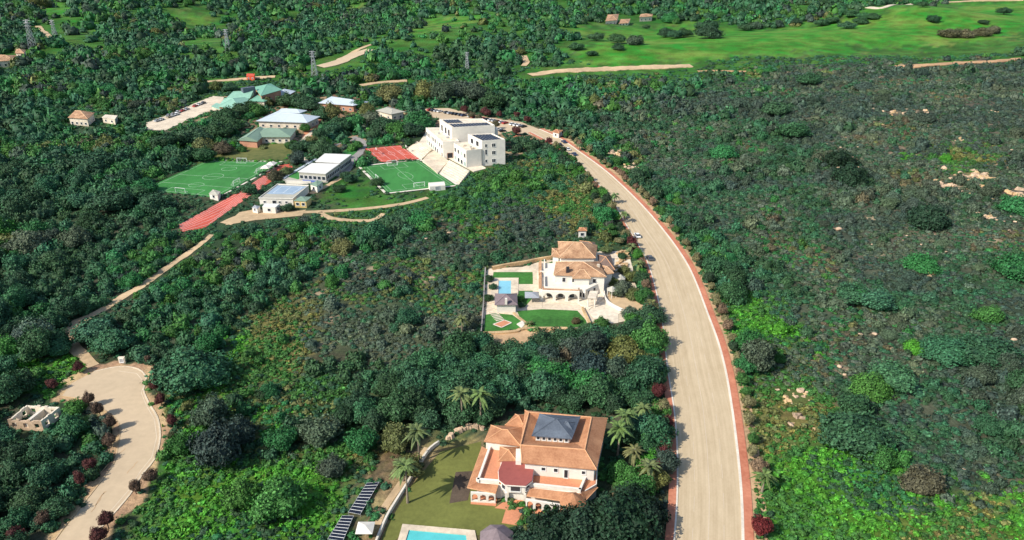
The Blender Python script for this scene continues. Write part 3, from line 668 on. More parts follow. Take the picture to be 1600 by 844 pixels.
def goal(c, d, label, w_=5, h=2.1, z=0.1, dep=1.6):
    t = thing('goal', (c[0], c[1], z), label, 'goal', None); e = (-d[1], d[0])
    p = [(c[0] + d[0] * s * w_ / 2, c[1] + d[1] * s * w_ / 2) for s in (-1, 1)]; b = MB()
    for q in p: b.tube((*q, z), (*q, z + h), .09, .09)
    b.tube((*p[0], z + h), (*p[1], z + h), .09, .09); b.build('goal_frame', M['line'], t); b = MB()
    r = [(q[0] + e[0] * dep, q[1] + e[1] * dep) for q in p]
    for q, s in zip(p, r): b.tube((*q, z + h), (*s, z), .04, .04, 4); b.tube((*q, z + .05), (*s, z + .05), .04, .04, 4)
    b.tube((*r[0], z + .05), (*r[1], z + .05), .04, .04, 4)
    for k in range(1, 7): m0, m1 = mid(p[0], p[1], k / 7), mid(r[0], r[1], k / 7); b.tube((*m0, z + h), (*m1, z), .02, .02, 3)
    b.build('net', M['line'], t)
dL = n2(QL[0], QL[1])
goal(quad_at(QL, .03, .5), n2(QL[0], QL[3]), 'white goal at the lower left end of the large football pitch')
goal(quad_at(QL, .97, .5), n2(QL[2], QL[1]), 'white goal at the far end of the large football pitch')
goal(quad_at(QL, .35, .95), n2(QL[0], QL[1]), 'white goal on the right touchline of the large pitch, nearer the running track', z=.1)
goal(quad_at(QL, .7, .95), n2(QL[0], QL[1]), 'white goal on the right touchline of the large pitch, farther up by the dark bush')
goal(quad_at(QR, .5, .93), n2(QR[0], QR[1]), 'goal on the near side of the small green pitch beside the white domed shed', z=.25)
goal(quad_at(QR, .5, .06), n2(QR[1], QR[0]), 'goal on the far side of the small green pitch by the red court', z=.25)
goal(quad_at(QR, .04, .55), n2(QR[0], QR[3]), 'goal at the left end of the small green pitch', z=.25)
def hoop(c, d, label):
    t = thing('basketball_hoop', (c[0], c[1], .3), label, 'basketball hoop'); b = MB(); b.tube((*c, .3), (*c, 3.2), .1, .08); b.tube((*c, 3.1), (c[0] + d[0] * 1.1, c[1] + d[1] * 1.1, 3.3), .07, .07); b.build('post', M['metal'], t)
    e = (c[0] + d[0] * 1.2, c[1] + d[1] * 1.2); MB().box(e, (-d[1], d[0]), (1.8, .08), 2.9, 4).build('backboard', M['line'], t)
hoop(quad_at(QC, .02, .5), n2(QC[0], QC[1]), 'basketball hoop at the left end of the red court'); hoop(quad_at(QC, .98, .5), n2(QC[1], QC[0]), 'basketball hoop at the school end of the red court')
# white domed shed at the pitch corner
a, c = Z(672, 299, 0)[:2], Z(696, 297, 0)[:2]; q = rect(a, c, 4.5); d = n2(a, c); b = MB(); N_ = 8; L_ = math.dist(a, c)
pr = [(0, 0), (0, 2.2)] + [(2.25 - 2.25 * math.cos(math.pi * k / N_), 2.2 + 1.0 * math.sin(math.pi * k / N_)) for k in range(1, N_)] + [(4.5, 2.2), (4.5, 0)]
e = (-d[1], d[0]); lo = [(a[0] + e[0] * u, a[1] + e[1] * u, h - .1) for u, h in pr]; hi = [(c[0] + e[0] * u, c[1] + e[1] * u, h - .1) for u, h in pr]; b.loft(lo, hi)
sh = thing('domed_shed', (*mid(a, c), 0), 'white shed with a rounded roof at the near corner of the small green pitch', 'shed'); b.build('shell', M['white'], sh); window(sh, a, c, L_ / 2, .1, 2, 1.9, cen(q), gm='metal', name='door')
# ------------------------------------------------------------------ campus buildings
def simple(name, label, px, z, m='white', rm='whiteroof', roof='flat', h=1.4, over=.4, wins=(1, 1), cat='building', wz=1.0, ww=1.3, wh=1.2, gm='glass', z0=-.6, inset=None, ground=0):
    poly = P2(px, z); c = cen(poly); t = thing(name, (c[0], c[1], ground), label, cat)
    walls(t, poly if not over else poly, z, z0, m)
    if roof == 'flat': flat_roof(t, poly, z, rm, over)
    else: hip(t, poly, z, h, rm, over, inset)
    for k, n in enumerate(wins):
        p, q = (poly[0], poly[1]) if k == 0 else (poly[1], poly[2]); L_ = math.dist(p, q)
        for i in range(n): window(t, p, q, L_ * (i + .5) / n, wz, ww, wh, c, gm=gm)
    return t, poly
t, q1 = simple('classroom_building', 'long classroom with white flat roof, the nearer of the two beside the dirt ramp', [(467,269),(508.5,272),(529.5,257),(488,256)], 4.2, 'greyroof', 'whiteroof', 'flat', over=.3, wins=(6, 8), wz=1.2, ww=1.6, wh=1.6)
t, q2 = simple('classroom_building', 'long classroom with white flat roof, the farther of the two beside the curving grey path', [(493.5,253),(531,255),(548,242.5),(508,241)], 4.6, 'greyroof', 'whiteroof', 'flat', over=.3, wins=(5, 8), wz=1.2, ww=1.6, wh=1.6)
struct(sheet('play_terrace', GP([(441,281),(452,291),(512,286),(520,276),(500,271),(470,262),(460,268)]), .5, M['greyroof'], thick=1))
struct(sheet('green_court', GP([(450,278),(468,268),(473,277),(466,282)]), .62, M['turf'], thick=.3)); struct(sheet('blue_play_court', GP([(470,280),(500,281),(502,286),(476,287)]), .62, M['blueplay'], thick=.3))
b = MB(); a, c = Z(448, 288, 0)[:2], Z(486, 289, 0)[:2]; b.prism(rect(a, c, .5), 1.7, -.3); tag(b.build('parapet_wall', M['white']), 'low white wall edging the blue play terrace below the classrooms', 'wall')
b = MB(); a, c = Z(441, 281, 0)[:2], Z(492, 251, 0)[:2]; b.prism(rect(a, c, -1.4), 1.0, -.3); tag(b.build('boundary_wall', M['blueroof']), 'long pale parapet along the left side of the two white-roofed classrooms', 'wall')
poly = P2([(405,310.5),(457.5,311.5),(482,291),(434,289)], 3.0); t = thing('court_building', (*cen(poly), 0), 'low white building with a blue ball court on its flat roof', 'building'); walls(t, poly, 3.0, -.6, 'white')
MB().prism(offset(poly, .2), 3.15, 3.0).build('roof', M['greyroof'], t)
qq = poly; r_ = MB(); r_.prism([quad_at(qq, *uv) for uv in ((.04,.32),(.86,.32),(.97,.95),(.03,.95))], 3.17, 3.1); ro = r_.build('blue_court', M['bluecourt'], t)
lb = MB()
for k in ([(.2,.4),(.8,.4),(.86,.88),(.2,.88),(.2,.4)], [(.5,.4),(.5,.88)]):
    for i in range(len(k) - 1): line_strip(lb, quad_at(qq, *k[i]), quad_at(qq, *k[i + 1]), .14, 3.18)
lb.build('court_lines', M['line'], ro)
c_ = cen(poly); L_ = math.dist(poly[0], poly[1]); window(t, poly[0], poly[1], L_ * .44, .1, 1.6, 2.2, c_, gm='dark', name='doorway')
for k in (.15, .6, .8): window(t, poly[0], poly[1], L_ * k, 1.2, 1.0, .8, c_)
parapet(t, offset(poly, .2), 3.151, .35, .2)
simple('hut', 'small hut with a grey-green lid roof beside the dirt ramp', [(485,288.5),(495,292),(504,285),(496,282.5)], 2.8, 'white', 'sageroof', 'hip', h=.7, over=.15, wins=(1, 1))
t, q = simple('hut', 'small pale yellow hut with a grey-green roof beside the blue-court building', [(460,314),(478,315),(486,308.5),(470,308)], 2.9, 'yellow', 'sageroof', 'hip', h=.7, over=.2, wins=(2, 0))
simple('container_hut', 'white box hut behind a round green bush beside the dirt track', [(410,324),(430,325),(437,319.5),(414,319)], 2.6, 'white', 'whiteroof', 'flat', over=.05, wins=(1, 1))
simple('shed', 'tiny grey-roofed shed left of the white box hut at the dirt track', [(394,325),(402,327),(406,323),(398,321.5)], 2.0, 'white', 'metal', 'hip', h=.6, over=.1, wins=(1, 0), ww=.8)
simple('shed', 'small white shed on the near edge of the large football pitch', [(327,303),(340,306),(344,300),(333,297)], 2.4, 'white', 'greyroof', 'hip', h=.7, over=.15, wins=(1, 0))
for k, (px, py, lb_) in enumerate(((416,268,'white canopy tent nearer the red track'), (424,263,'white canopy tent next to the upper red track'))):
    a = G(px, py); t = thing('canopy_tent', a, lb_, 'tent'); q = [(a[0] - 2.2, a[1] - 2.6), (a[0] + 2.2, a[1] - 2.6), (a[0] + 2.6, a[1] + 2.6), (a[0] - 1.8, a[1] + 2.6)]
    b = MB()
    for p in q: b.tube((*p, 0), (*p, 2.3), .06, .06)
    b.build('frame', M['metal'], t); b = MB(); b.loft([(*p, 2.2) for p in q], [(*mid(p, a[:2], .93), 3.3) for p in q]); b.build('canopy', M['white'], t)
# green-roofed hall
H1 = thing('green_roofed_hall', G(375, 160), 'large hall with stepped pale green metal roofs and a dark clerestory wall', 'building')
fr = P2([(342,163),(374.5,167.5),(389,149),(352,151)], 6.0); ba = P2([(408,147),(438,138),(421,129),(399,134)], 8.5); md = P2([(352,151),(389,149),(401,140),(379,141)], 7.0); sd = P2([(390,156),(412,157),(423,153),(402,146)], 5.0); lo_ = P2([(331,166),(347,172),(352,164),(338,161)], 3.5)
walls(H1, fr, 4.6, -.5, 'brick'); walls(H1, ba, 7.4, -.5, 'brick'); walls(H1, md, 5, -.5, 'brick'); walls(H1, sd, 4.2, -.5, 'cream'); walls(H1, lo_, 3.2, -.5, 'cream')
hip(H1, fr, 4.6, 2.8, 'greenroof2', .7); hip(H1, [ba[0], ba[1], ba[2], ba[3]], 7.4, 2.6, 'greenroof', .9); hip(H1, md, 5.0, 3.2, 'greenroof2', .4, inset=0); hip(H1, sd, 4.2, 1.8, 'greenroof', .6); flat_roof(H1, lo_, 3.2, 'greenroof2', .3)
a, c = Z(381, 149, 6)[:2], Z(400, 146, 6)[:2]; MB().prism(rect(a, c, 3), 10.4, 3).build('clerestory', M['slate'], H1)
L_ = math.dist(fr[0], fr[1])
for k in range(4): window(H1, fr[0], fr[1], L_ * (k + .5) / 4, 1.2, 1.4, 1.8, cen(fr))
for k in range(2): window(H1, sd[0], sd[1], 2 + 3 * k, 1.2, 1.3, 1.4, cen(sd))
simple('classroom_building', 'small building with a pale blue-white roof right of the green-roofed hall', [(428,147.5),(446,151),(460,143),(445,140)], 3.6, 'brick', 'blueroof', 'hip', h=1.6, over=.8, wins=(3, 1))
simple('classroom_building', 'wide pale blue-grey roofed building with brick end wall at the back of the campus', [(500,161),(552,165),(572,160),(519,152)], 4.2, 'brick', 'blueroof', 'hip', h=2.2, over=1.0, wins=(5, 2))
t, q = simple('classroom_building', 'broad building with a large blue-grey hipped roof in the middle of the campus', [(404,189),(479,191.5),(497,183),(437,174)], 4.2, 'cream', 'blueroof', 'hip', h=2.6, over=1.0, wins=(6, 3))
hip(t, P2([(433,176),(468,177),(478,173.5),(440,171)], 5.4), 5.4, 1.6, 'blueroof', .5)
t, q = simple('lodge', 'long lodge with a sage green gabled roof above the grass bank', [(390,214),(452,214),(461,202),(408,201)], 3.6, 'cream', 'sageroof', 'hip', h=2.5, over=.9, wins=(6, 1))
wq = P2([(374,219),(401,221),(417,206),(398,204)], 3.6); walls(t, wq, 3.6, -.5, 'brick'); hip(t, [wq[1], wq[2], wq[3], wq[0]], 3.6, 2.4, 'sageroof', .7, inset=0)
b = MB(); b.prism(GP([(403,199),(470,201),(463,197),(410,196)]), 1.2, -.2); tag(b.build('hedge', M['lawn']), 'clipped green hedge between the lodge and the blue-grey roofed building', 'hedge')
simple('pavilion', 'square pavilion with a stone grey hipped roof among the trees above the school', [(590,173),(612,178.5),(630,175),(606,168)], 4.0, 'cream', 'greyroof', 'hip', h=1.5, over=.8, wins=(2, 2))
a = G(533, 190); t = thing('kiosk', a, 'round white kiosk with a brown conical tiled roof', 'kiosk'); b = MB(); b.tube((*a[:2], -.2), (*a[:2], 3.0), 2.3, 2.3, 12); b.build('wall', M['white'], t); b = MB(); b.tube((*a[:2], 2.9), (*a[:2], 4.9), 3.2, .1, 12); b.build('roof', M['tile2'], t); window(t, (a[0] - 1, a[1] - 2.25), (a[0] + 1, a[1] - 2.25), 1, .1, 1, 2, a[:2], name='door')
# stone edging of the bank
for k in range(46):
    tt = k / 45; px = 352 + 112 * tt; py = 232 - 16 * math.sin(tt * 2.2) + random.uniform(-1.5, 1.5); g = G(px, py)
    if k == 0: rk = MB()
    s_ = random.uniform(.4, .9); rk.box(g[:2], n2((0, 0), (random.random() + .1, random.random())), (s_ * 2, s_ * 1.4), -.2, s_)
tag(rk.build('boulder_edging', M['rock']), 'row of pale boulders edging the grass bank above the football pitch', 'stones', kind='stuff')
struct(sheet('grass_bank', GP([(330,246),(345,238),(400,228),(440,224),(458,226),(462,236),(440,251),(380,250)]), .05, mat('bank_grass', (.075, .15, .03), .95, .4, .35, c2=(.20, .19, .06))))
struct(sheet('lawn_patch', GP([(530,243),(545,230),(562,227),(556,240),(550,246)]), .05, M['turf']))
struct(sheet('campus_yard', GP([(480,186),(500,184),(515,190),(500,200),(480,222),(468,222),(478,202)]), .04, M['salmon'])); struct(sheet('campus_yard', GP([(492,176),(505,164),(520,170),(512,186),(498,186)]), .05, M['brick']))
# red shed, guard hut, far houses
simple('container', 'bright red metal container beside the track behind the green-roofed hall', [(385,119),(397,119.5),(398,116),(386,115.5)], 3.4, 'red', 'red', 'flat', over=.1, wins=(2, 0), cat='container', ww=.9, wh=.9, wz=1.6)
simple('gatehouse', 'tiny white gatehouse with a red tiled roof beside the bend of the main road', [(864,206),(873,208),(878,204.5),(869,203)], 3.0, 'white', 'tile', 'hip', h=1.0, over=.5, wins=(1, 1), cat='hut', ww=1, wh=1.2)
simple('farmhouse', 'small house with a terracotta roof alone in the wood left of the campus road', [(108,184),(136,186),(146,177),(118,174)], 4.5, 'cream', 'tile2', 'hip', h=2.8, over=.6, wins=(4, 2), cat='house')
simple('outbuilding', 'low flat-roofed outbuilding right of the small terracotta-roofed house', [(160,184),(179,187),(183,181.5),(165,180)], 3, 'cream', 'cream', 'flat', over=.3, wins=(2, 1))
def far_house(label, px, z, h=2.4, wins=(3, 1), m='tile2', wm='cream', name='farmhouse'):
    g = float(H(*G(*px[0])[:2])); poly = [G(*p)[:2] for p in px]; g = float(H(*cen(poly))); t = thing(name, (*cen(poly), g), label, 'house')
    walls(t, poly, g + z, g - 1.5, wm); hip(t, poly, g + z, h, m, .6)
    for k, n in enumerate(wins):
        p, q = (poly[0], poly[1]) if k == 0 else (poly[1], poly[2]); L_ = math.dist(p, q)
        for i in range(n): window(t, p, q, L_ * (i + .5) / n, g + 1.2, 1.4, 1.5, cen(poly))
far_house('left farmhouse with terracotta roof at the edge of the far meadow', [(946,37),(963,38),(966,32),(950,31)], 5)
far_house('low white outbuilding between the two far meadow farmhouses', [(967,39),(981,40),(984,36),(970,35)], 3, 1.2, (3, 0), name='outbuilding')
far_house('right farmhouse with terracotta roof half hidden by a bush at the far meadow', [(999,34),(1018,33),(1019,28.5),(1001,29)], 5)
far_house('villa with orange roof at the left edge in the upper wood, higher wing', [(28,96),(40,96),(42,89),(29,89)], 6)
far_house('low orange-roofed house at the left edge below the larger wing', [(-4,107),(24,104),(26,96),(2,96)], 5)
# ------------------------------------------------------------------ roofless ruin by the cul-de-sac
def fx(X, Y): return (X / 3.46, 600 + Y / 3.46)
zR = 2.8; rp = P2([fx(40, 195), fx(222, 205), fx(322, 125), fx(145, 112)], zR); t = thing('roofless_ruin', (*cen(rp), 0), 'roofless pale stone ruin with empty window holes in the thicket left of the cul-de-sac', 'ruin'); ip = offset(rp, -.4)
for i in range(4):
    a, c = rp[i], rp[(i + 1) % 4]; ai, ci = ip[i], ip[(i + 1) % 4]; n = (3, 2, 3, 2)[i]; b = MB(); seg = []
    for k in range(n):
        w0, w1 = (k + .3) / n, (k + .7) / n; seg += [(k / n, w0, -.3, zR), (w0, w1, -.3, .8), (w0, w1, 2.1, zR), (w1, (k + 1) / n, -.3, zR)]
    for s0, s1, z0, z1 in seg: b.prism([mid(a, c, s0), mid(a, c, s1), mid(ai, ci, s1), mid(ai, ci, s0)], z1 + (random.uniform(-.2, .25) if z1 == zR else 0), z0)
    b.build('wall', M['cream' if i != 0 else 'rock'], t)
b = MB(); b.prism([mid(ip[0], ip[1], .45), mid(ip[0], ip[1], .55), mid(ip[3], ip[2], .55), mid(ip[3], ip[2], .45)], 2.2, -.2); b.build('partition_wall', M['kerb'], t)
b = MB(); b.prism(ip, .15, -.3); b.build('floor', M['grey'], t)
b = MB(); a = G(186, 568); c = G(196, 568); b.prism(rect(a, c, .6), 1.9, -.1); bl = thing('utility_box', a, 'small cream utility box at the head of the cul-de-sac', 'utility box'); b.build('cabinet', M['cream'], bl); window(bl, a[:2], c[:2], math.dist(a[:2], c[:2]) / 2, .4, .9, 1.1, (a[0], a[1] + 3), gm='metal', name='door')
#--PART4--
# ------------------------------------------------------------------ orange-roofed villa (nearest)
def ax(X, Y): return (720 + X / 3.946, 630 + Y / 3.946)
def A3(X, Y, z): return Z(*ax(X, Y), z)
V = thing('villa', G(835, 770), 'large villa with orange clay roofs, a slate lantern and salmon terraces beside the main road', 'villa')
zE, zR_, zT = 7.0, 8.9, 3.5
ou = [A3(378, 370, zE), A3(838, 412, zE), A3(905, 95, zE), A3(395, 45, zE)]; rg = [A3(368, 258, zR_), A3(765, 286, zR_), A3(806, 87, zR_), A3(420, 56, zR_)]; inn = [A3(440, 222, 7.6), A3(700, 240, 7.6), A3(735, 122, 7.6), A3(480, 106, 7.6)]
mw = offset([p[:2] for p in ou], -.6); walls(V, mw, zE, -.5, 'white', 'main_wall')
b = MB(); b.v = [(p[0], p[1], zE - .12) for p in ou] + [(p[0], p[1], zE + .1) for p in ou] + rg + inn
b.f = [(3, 2, 1, 0)] + [(i, (i + 1) % 4, 4 + (i + 1) % 4, 4 + i) for i in range(4)] + [(4 + i, 4 + (i + 1) % 4, 8 + (i + 1) % 4, 8 + i) for i in range(4)] + [(8 + i, 8 + (i + 1) % 4, 12 + (i + 1) % 4, 12 + i) for i in range(4)] + [(12, 13, 14, 15)]
ro = b.build('main_roof', M['tile'], V); b = MB()
for i in range(4): b.tube(rg[i], rg[(i + 1) % 4], .15, .15, 6); b.tube(rg[i], (ou[i][0], ou[i][1], zE + .1), .12, .12, 5)
b.build('ridge_capping', M['ridge'], ro)
lp = [A3(460, 238, 7.6)[:2], A3(668, 255, 7.6)[:2], A3(712, 140, 7.6)[:2], A3(500, 125, 7.6)[:2]]
la = MB().prism(lp, 9.5, 7.4).build('lantern', M['cream'], V); hip(la, lp, 9.5, 2.0, 'slate', .7, name='lantern_roof')
hip(la, shrink(lp, .35, mid(lp[1], lp[2])), 9.8, 1.3, 'slate', .1, name='lantern_roof')
for k in range(6): window(la, lp[0], lp[1], math.dist(lp[0], lp[1]) * (k + .5) / 6, 8.3, .6, .8, cen(lp))
L_ = math.dist(mw[0], mw[1]); c_ = cen(mw)
for s, z, w_, h in ((.27, 5.1, .8, .8), (.45, 5.0, .8, .9), (.60, 3.7, .75, 2.1), (.85, 5.1, .7, .8)): window(V, mw[0], mw[1], L_ * s, z, w_, h, c_, gm='dark')
for s in (.25, .5, .75): window(V, mw[1], mw[2], math.dist(mw[1], mw[2]) * s, 4.6, 1.0, 1.4, c_)
def wing(px, z, h, m='tile', wm='white', inset=None, over=.4, nm='wing_roof'):
    q = [A3(*p, z)[:2] for p in px]; walls(V, offset(q, -.35), z, -.5, wm, 'wing_wall'); return hip(V, q, z, h, m, 0, inset, nm), q
wing([(143, 240), (368, 268), (388, 150), (186, 140)], 5.6, 1.6); wing([(272, 140), (395, 156), (425, 75), (335, 72)], 5.9, 1.5)
wing([(232, 362), (345, 362), (358, 275), (240, 272)], 5.0, 1.3)
q = [A3(338, 360, 6)[:2], A3(372, 362, 6)[:2], A3(368, 285, 6)[:2], A3(340, 285, 6)[:2]]; walls(V, q, 6.2, 0, 'white', 'stair_tower')
# lower storey with roof terraces
low = [A3(98, 492, zT)[:2], A3(742, 556, zT)[:2], A3(838, 500, zT)[:2], A3(850, 300, zT)[:2], A3(170, 262, zT)[:2]]
walls(V, low, zT, -.5, 'white', 'lower_wall'); MB().prism(offset(low, -.25), zT + .05, zT).build('terrace_floor', M['salmon'], V)
def para(pts, h=.85, t=.45, z=zT + .001):
    for i in range(len(pts) - 1):
        a, c = A3(*pts[i], z)[:2], A3(*pts[i + 1], z)[:2]; d = n2(a, c); a = (a[0] - d[0] * .2, a[1] - d[1] * .2); b = MB(); b.prism(rect(a, c, t), z + h, z); b.build('parapet', M['white'], V)
para([(100, 488), (172, 285)][::1], t=-.5); para([(100, 488), (236, 500)], t=.5); para([(430, 518), (740, 552)], t=.5); para([(740, 552), (775, 470)], t=.5)
def lean(pts, zt_, ze_, nm='lean_to_roof', m='tile'):
    a, c, d, e = pts; tp = [A3(*a, zt_), A3(*c, zt_)]; lo = [A3(*d, ze_), A3(*e, ze_)]; q = [lo[1], lo[0], tp[1], tp[0]]
    b = MB(); b.loft([(p[0], p[1], p[2] - .16) for p in q], q); o = b.build(nm, M[m], V); b = MB(); b.tube((lo[0][0], lo[0][1], ze_), (lo[1][0], lo[1][1], ze_), .1, .1, 5); b.build('gutter', M['ridge'], o); return lo
lean([(99, 490), (170, 285), (132, 268), (40, 522)], zT + .3, 2.7); lo1 = lean([(99, 492), (232, 503), (215, 558), (40, 522)], zT + .3, 2.7)
lo2 = lean([(428, 522), (742, 558), (640, 606), (405, 572)], zT + .3, 2.7); lean([(742, 556), (790, 470), (845, 520), (770, 600)], zT + .3, 2.7)
arcade(V, Z(*ax(62, 612), 0), Z(*ax(214, 622), 0), 0, 2.65, 3, sill=.5, pier=.3); arcade(V, Z(*ax(400, 655), 0), Z(*ax(610, 690), 0), 0, 2.65, 4, sill=0, pier=.3)
b = MB(); b.prism([Z(*ax(*p), .15)[:2] for p in ((60, 620), (218, 634), (225, 560), (80, 550))], .15, -.3); b.build('patio', M['salmon'], V)
b = MB(); b.prism([Z(*ax(*p), .18)[:2] for p in ((400, 668), (640, 700), (640, 640), (420, 600))], .18, -.3); b.build('patio', M['salmon'], V)
# octagonal dark red awning roof over the entrance
oc = [A3(*p, 5.0)[:2] for p in ((272, 502), (402, 510), (440, 480), (450, 398), (428, 362), (262, 350), (232, 420), (236, 474))]
cn = MB().prism(oc, 5.15, 4.95).build('entrance_canopy', M['oxblood'], V); b = MB(); b.prism(offset(oc, .12), 4.93, 4.75); b.build('trim', M['white'], cn)
b = MB(); b.prism(offset(oc, -.5), 4.75, 2.5); b.build('canopy_wall', M['white'], V)
oi = offset(oc, -.5)
for k in range(8):
    if k in (0, 1, 7, 2): window(V, oi[k], oi[(k + 1) % 8], math.dist(oi[k], oi[(k + 1) % 8]) / 2, 3.0, 1.0 if k else 2.0, 1.2, cen(oi), gm='glass')
b = MB()
for k in (0, 1, 2, 7): b.box(oi[k], (1, 0), (.5, .5), -.2, 2.5)
b.build('column', M['white'], V)
tc = A3(690, 600, 3.0); b = MB(); q = [(tc[0] + 2.1 * math.cos(R(22.5 + 45 * k)), tc[1] + 2.1 * math.sin(R(22.5 + 45 * k))) for k in range(8)]; b.prism(q, 3.0, -.3); tu = b.build('turret', M['white'], V)
b = MB(); b.loft([(*p, 2.95) for p in offset(q, .75)], [(tc[0] + .05 * math.cos(R(45 * k)), tc[1] + .05 * math.sin(R(45 * k)), 4.9) for k in range(8)]); b.build('turret_roof', M['tile'], tu)
for k in (4, 5, 6): window(tu, q[k], q[(k + 1) % 8], math.dist(q[k], q[k + 1]) / 2, .6, 1.0, 1.7, tc[:2], gm='dark')
struct(sheet('garden_lawn', GP([(688,706),(752,690),(745,765),(770,785),(800,800),(805,822),(742,838),(640,822),(612,850),(600,880),(580,880),(606,820),(642,760)]), .04, M['drylawn']))
struct(sheet('soil_bed', GP([(712,738),(742,736),(731,782),(702,787)]), .055, M['bark']))
b = MB(); b.prism([Z(*ax(*p), .1)[:2] for p in ((282, 640), (388, 655), (345, 752), (252, 738))], .1, -.3); struct(b.build('garden_path', M['salmon']))
b = MB(); b.prism([Z(*ax(*p), .16)[:2] for p in ((210, 645), (395, 668), (388, 600), (290, 590))], .16, -.3); struct(b.build('garden_path', M['salmon']))
def pool(name, label, deck, water, coping, wm, z=.25):
    FOOT.append(GP(deck))
    D, Wt = GP(deck), GP(water); t = thing(name, (*cen(D), 0), label, 'swimming pool'); n = len(Wt); b = MB(); Do = D
    for i in range(n): j = (i + 1) % n; b.prism([Do[i], Do[j], Wt[j], Wt[i]], z, -.4)
    b.build('deck', M[coping], t); b = MB(); b.prism(Wt, z - .18, -.4); b.build('water', M[wm], t); return t
pool('swimming_pool', 'turquoise swimming pool with cream coping at the bottom edge by the orange-roofed villa', [(612,880),(629,820),(742,830),(752,880)], [(622,885),(639,829),(728,837),(735,885)], 'paving', 'water')
def gazebo(c, r_, z, h, label, m='mauve', n=8, name='gazebo'):
    t = thing(name, (*c, 0), label, 'gazebo'); q = [(c[0] + r_ * math.cos(R(22.5 + 360 / n * k)), c[1] + r_ * math.sin(R(22.5 + 360 / n * k))) for k in range(n)]
    b = MB(); b.loft([(*p, z) for p in q], [(*mid(p, c, .985), z + h) for p in q]); b.build('roof', M[m], t); b = MB()
    for p in shrink(q, .85, c): b.tube((*p, -.2), (*p, z + .2), .12, .12)
    b.build('post', M['white'], t); return t
gazebo(Z(776, 838, 3)[:2], 3.5, 2.9, 2.1, 'gazebo with a grey-mauve pointed roof between the turquoise pool and the big dark tree')
# pale diagonal garden wall, solar array, parasol
o, _ = ribbon('garden_wall', GP([(686,694),(672,704),(655,728),(638,756),(620,785),(604,812),(588,850),(575,885)]), .45, .95, M['kerb'], step=1.2); tag(o, 'thin pale garden wall running diagonally along the left side of the olive lawn', 'wall')
struct(ribbon('garden_path', GP([(668,700),(645,730),(620,765),(598,800),(590,820)]), 1.6, .08, M['dirt'], rag=.3)[0])
wl = MB()
for k in range(26):
    t_ = k / 25; g = G(700 + 56 * t_, 685 - 17 * math.sin(t_ * 2.2) + random.uniform(-1, 1)); s_ = random.uniform(.5, .95); an = random.random() * 6
    q = [(g[0] + s_ * random.uniform(.8, 1.2) * math.cos(an + 6.283 * i / 6), g[1] + s_ * random.uniform(.8, 1.2) * math.sin(an + 6.283 * i / 6), -.2) for i in range(6)]; wl.loft(q, [(*mid(p, g[:2], .35), s_ * 1.1) for p in q])
tag(wl.build('boulder_wall', M['rock']), 'short wall of rounded pale boulders behind the orange-roofed villa', 'wall')
def array(pts, n, label):
    q = [G(*p)[:2] for p in pts]; t = thing('solar_array', (*cen(q), 0), label, 'solar array')
    for k in range(n):
        t0, t1 = (k + .04) / n, (k + .96) / n; lo = [mid(q[0], q[3], t0), mid(q[1], q[2], t0), mid(q[1], q[2], t1), mid(q[0], q[3], t1)]; hs = (1.3, .7, .7, 1.3)
        b = MB(); b.loft([(*p, h - .06) for p, h in zip(lo, hs)], [(*p, h) for p, h in zip(lo, hs)]); o = b.build('solar_panel', M['panel'], t)
        b = MB()
        for i in range(4): b.tube((*lo[i], hs[i]), (*lo[(i + 1) % 4], hs[(i + 1) % 4]), .035, .035, 4)
        b.build('panel_frame', M['frame'], o)
    b = MB()
    for k in (0, .5, 1):
        for i, j, h in ((0, 3, 1.25), (1, 2, .65)): p = mid(q[i], q[j], .02 + .96 * k); b.tube((*p, -.1), (*p, h), .06, .06, 4)
    b.build('stand', M['metal'], t)
array([(545,808),(563,808),(593,757),(574,762)], 10, 'upper row of dark solar panels on the slope left of the olive lawn')
array([(513,850),(536,850),(553,810),(536,813)], 8, 'lower row of dark solar panels running off the bottom edge')
a = G(572, 838); t = thing('parasol', a, 'white square parasol between the solar panels and the diagonal garden wall', 'parasol'); b = MB(); b.tube(a, (a[0], a[1], 2.5), .05, .05); b.build('pole', M['metal'], t); q = [(a[0] + i * 1.7, a[1] + j * 1.7) for i, j in ((-1, -1), (1, -1), (1, 1), (-1, 1))]; b = MB(); b.loft([(*p, 2.2) for p in q], [(*mid(p, a[:2], .98), 2.9) for p in q]); b.build('canopy', M['white'], t)
# ------------------------------------------------------------------ white villa with weathered roofs
def bx_(X, Y): return (730 + X / 3.835, 330 + Y / 3.835)
def cx2(X, Y): return (840 + X / 5.27, 360 + Y / 5.27)
def C3(X, Y, z): return Z(*cx2(X, Y), z)
struct(sheet('villa_ground', GP([bx_(*p) for p in ((112,345),(330,335),(480,290),(560,300),(760,240),(900,240),(985,330),(1000,420),(1060,560),(1040,640),(880,672),(770,660),(710,690),(600,705),(345,700),(100,730),(95,560))]), .03, M['paving']))
V1 = thing('villa', G(905, 460), 'white villa with weathered clay roofs and three garden arches beside the main road', 'villa')
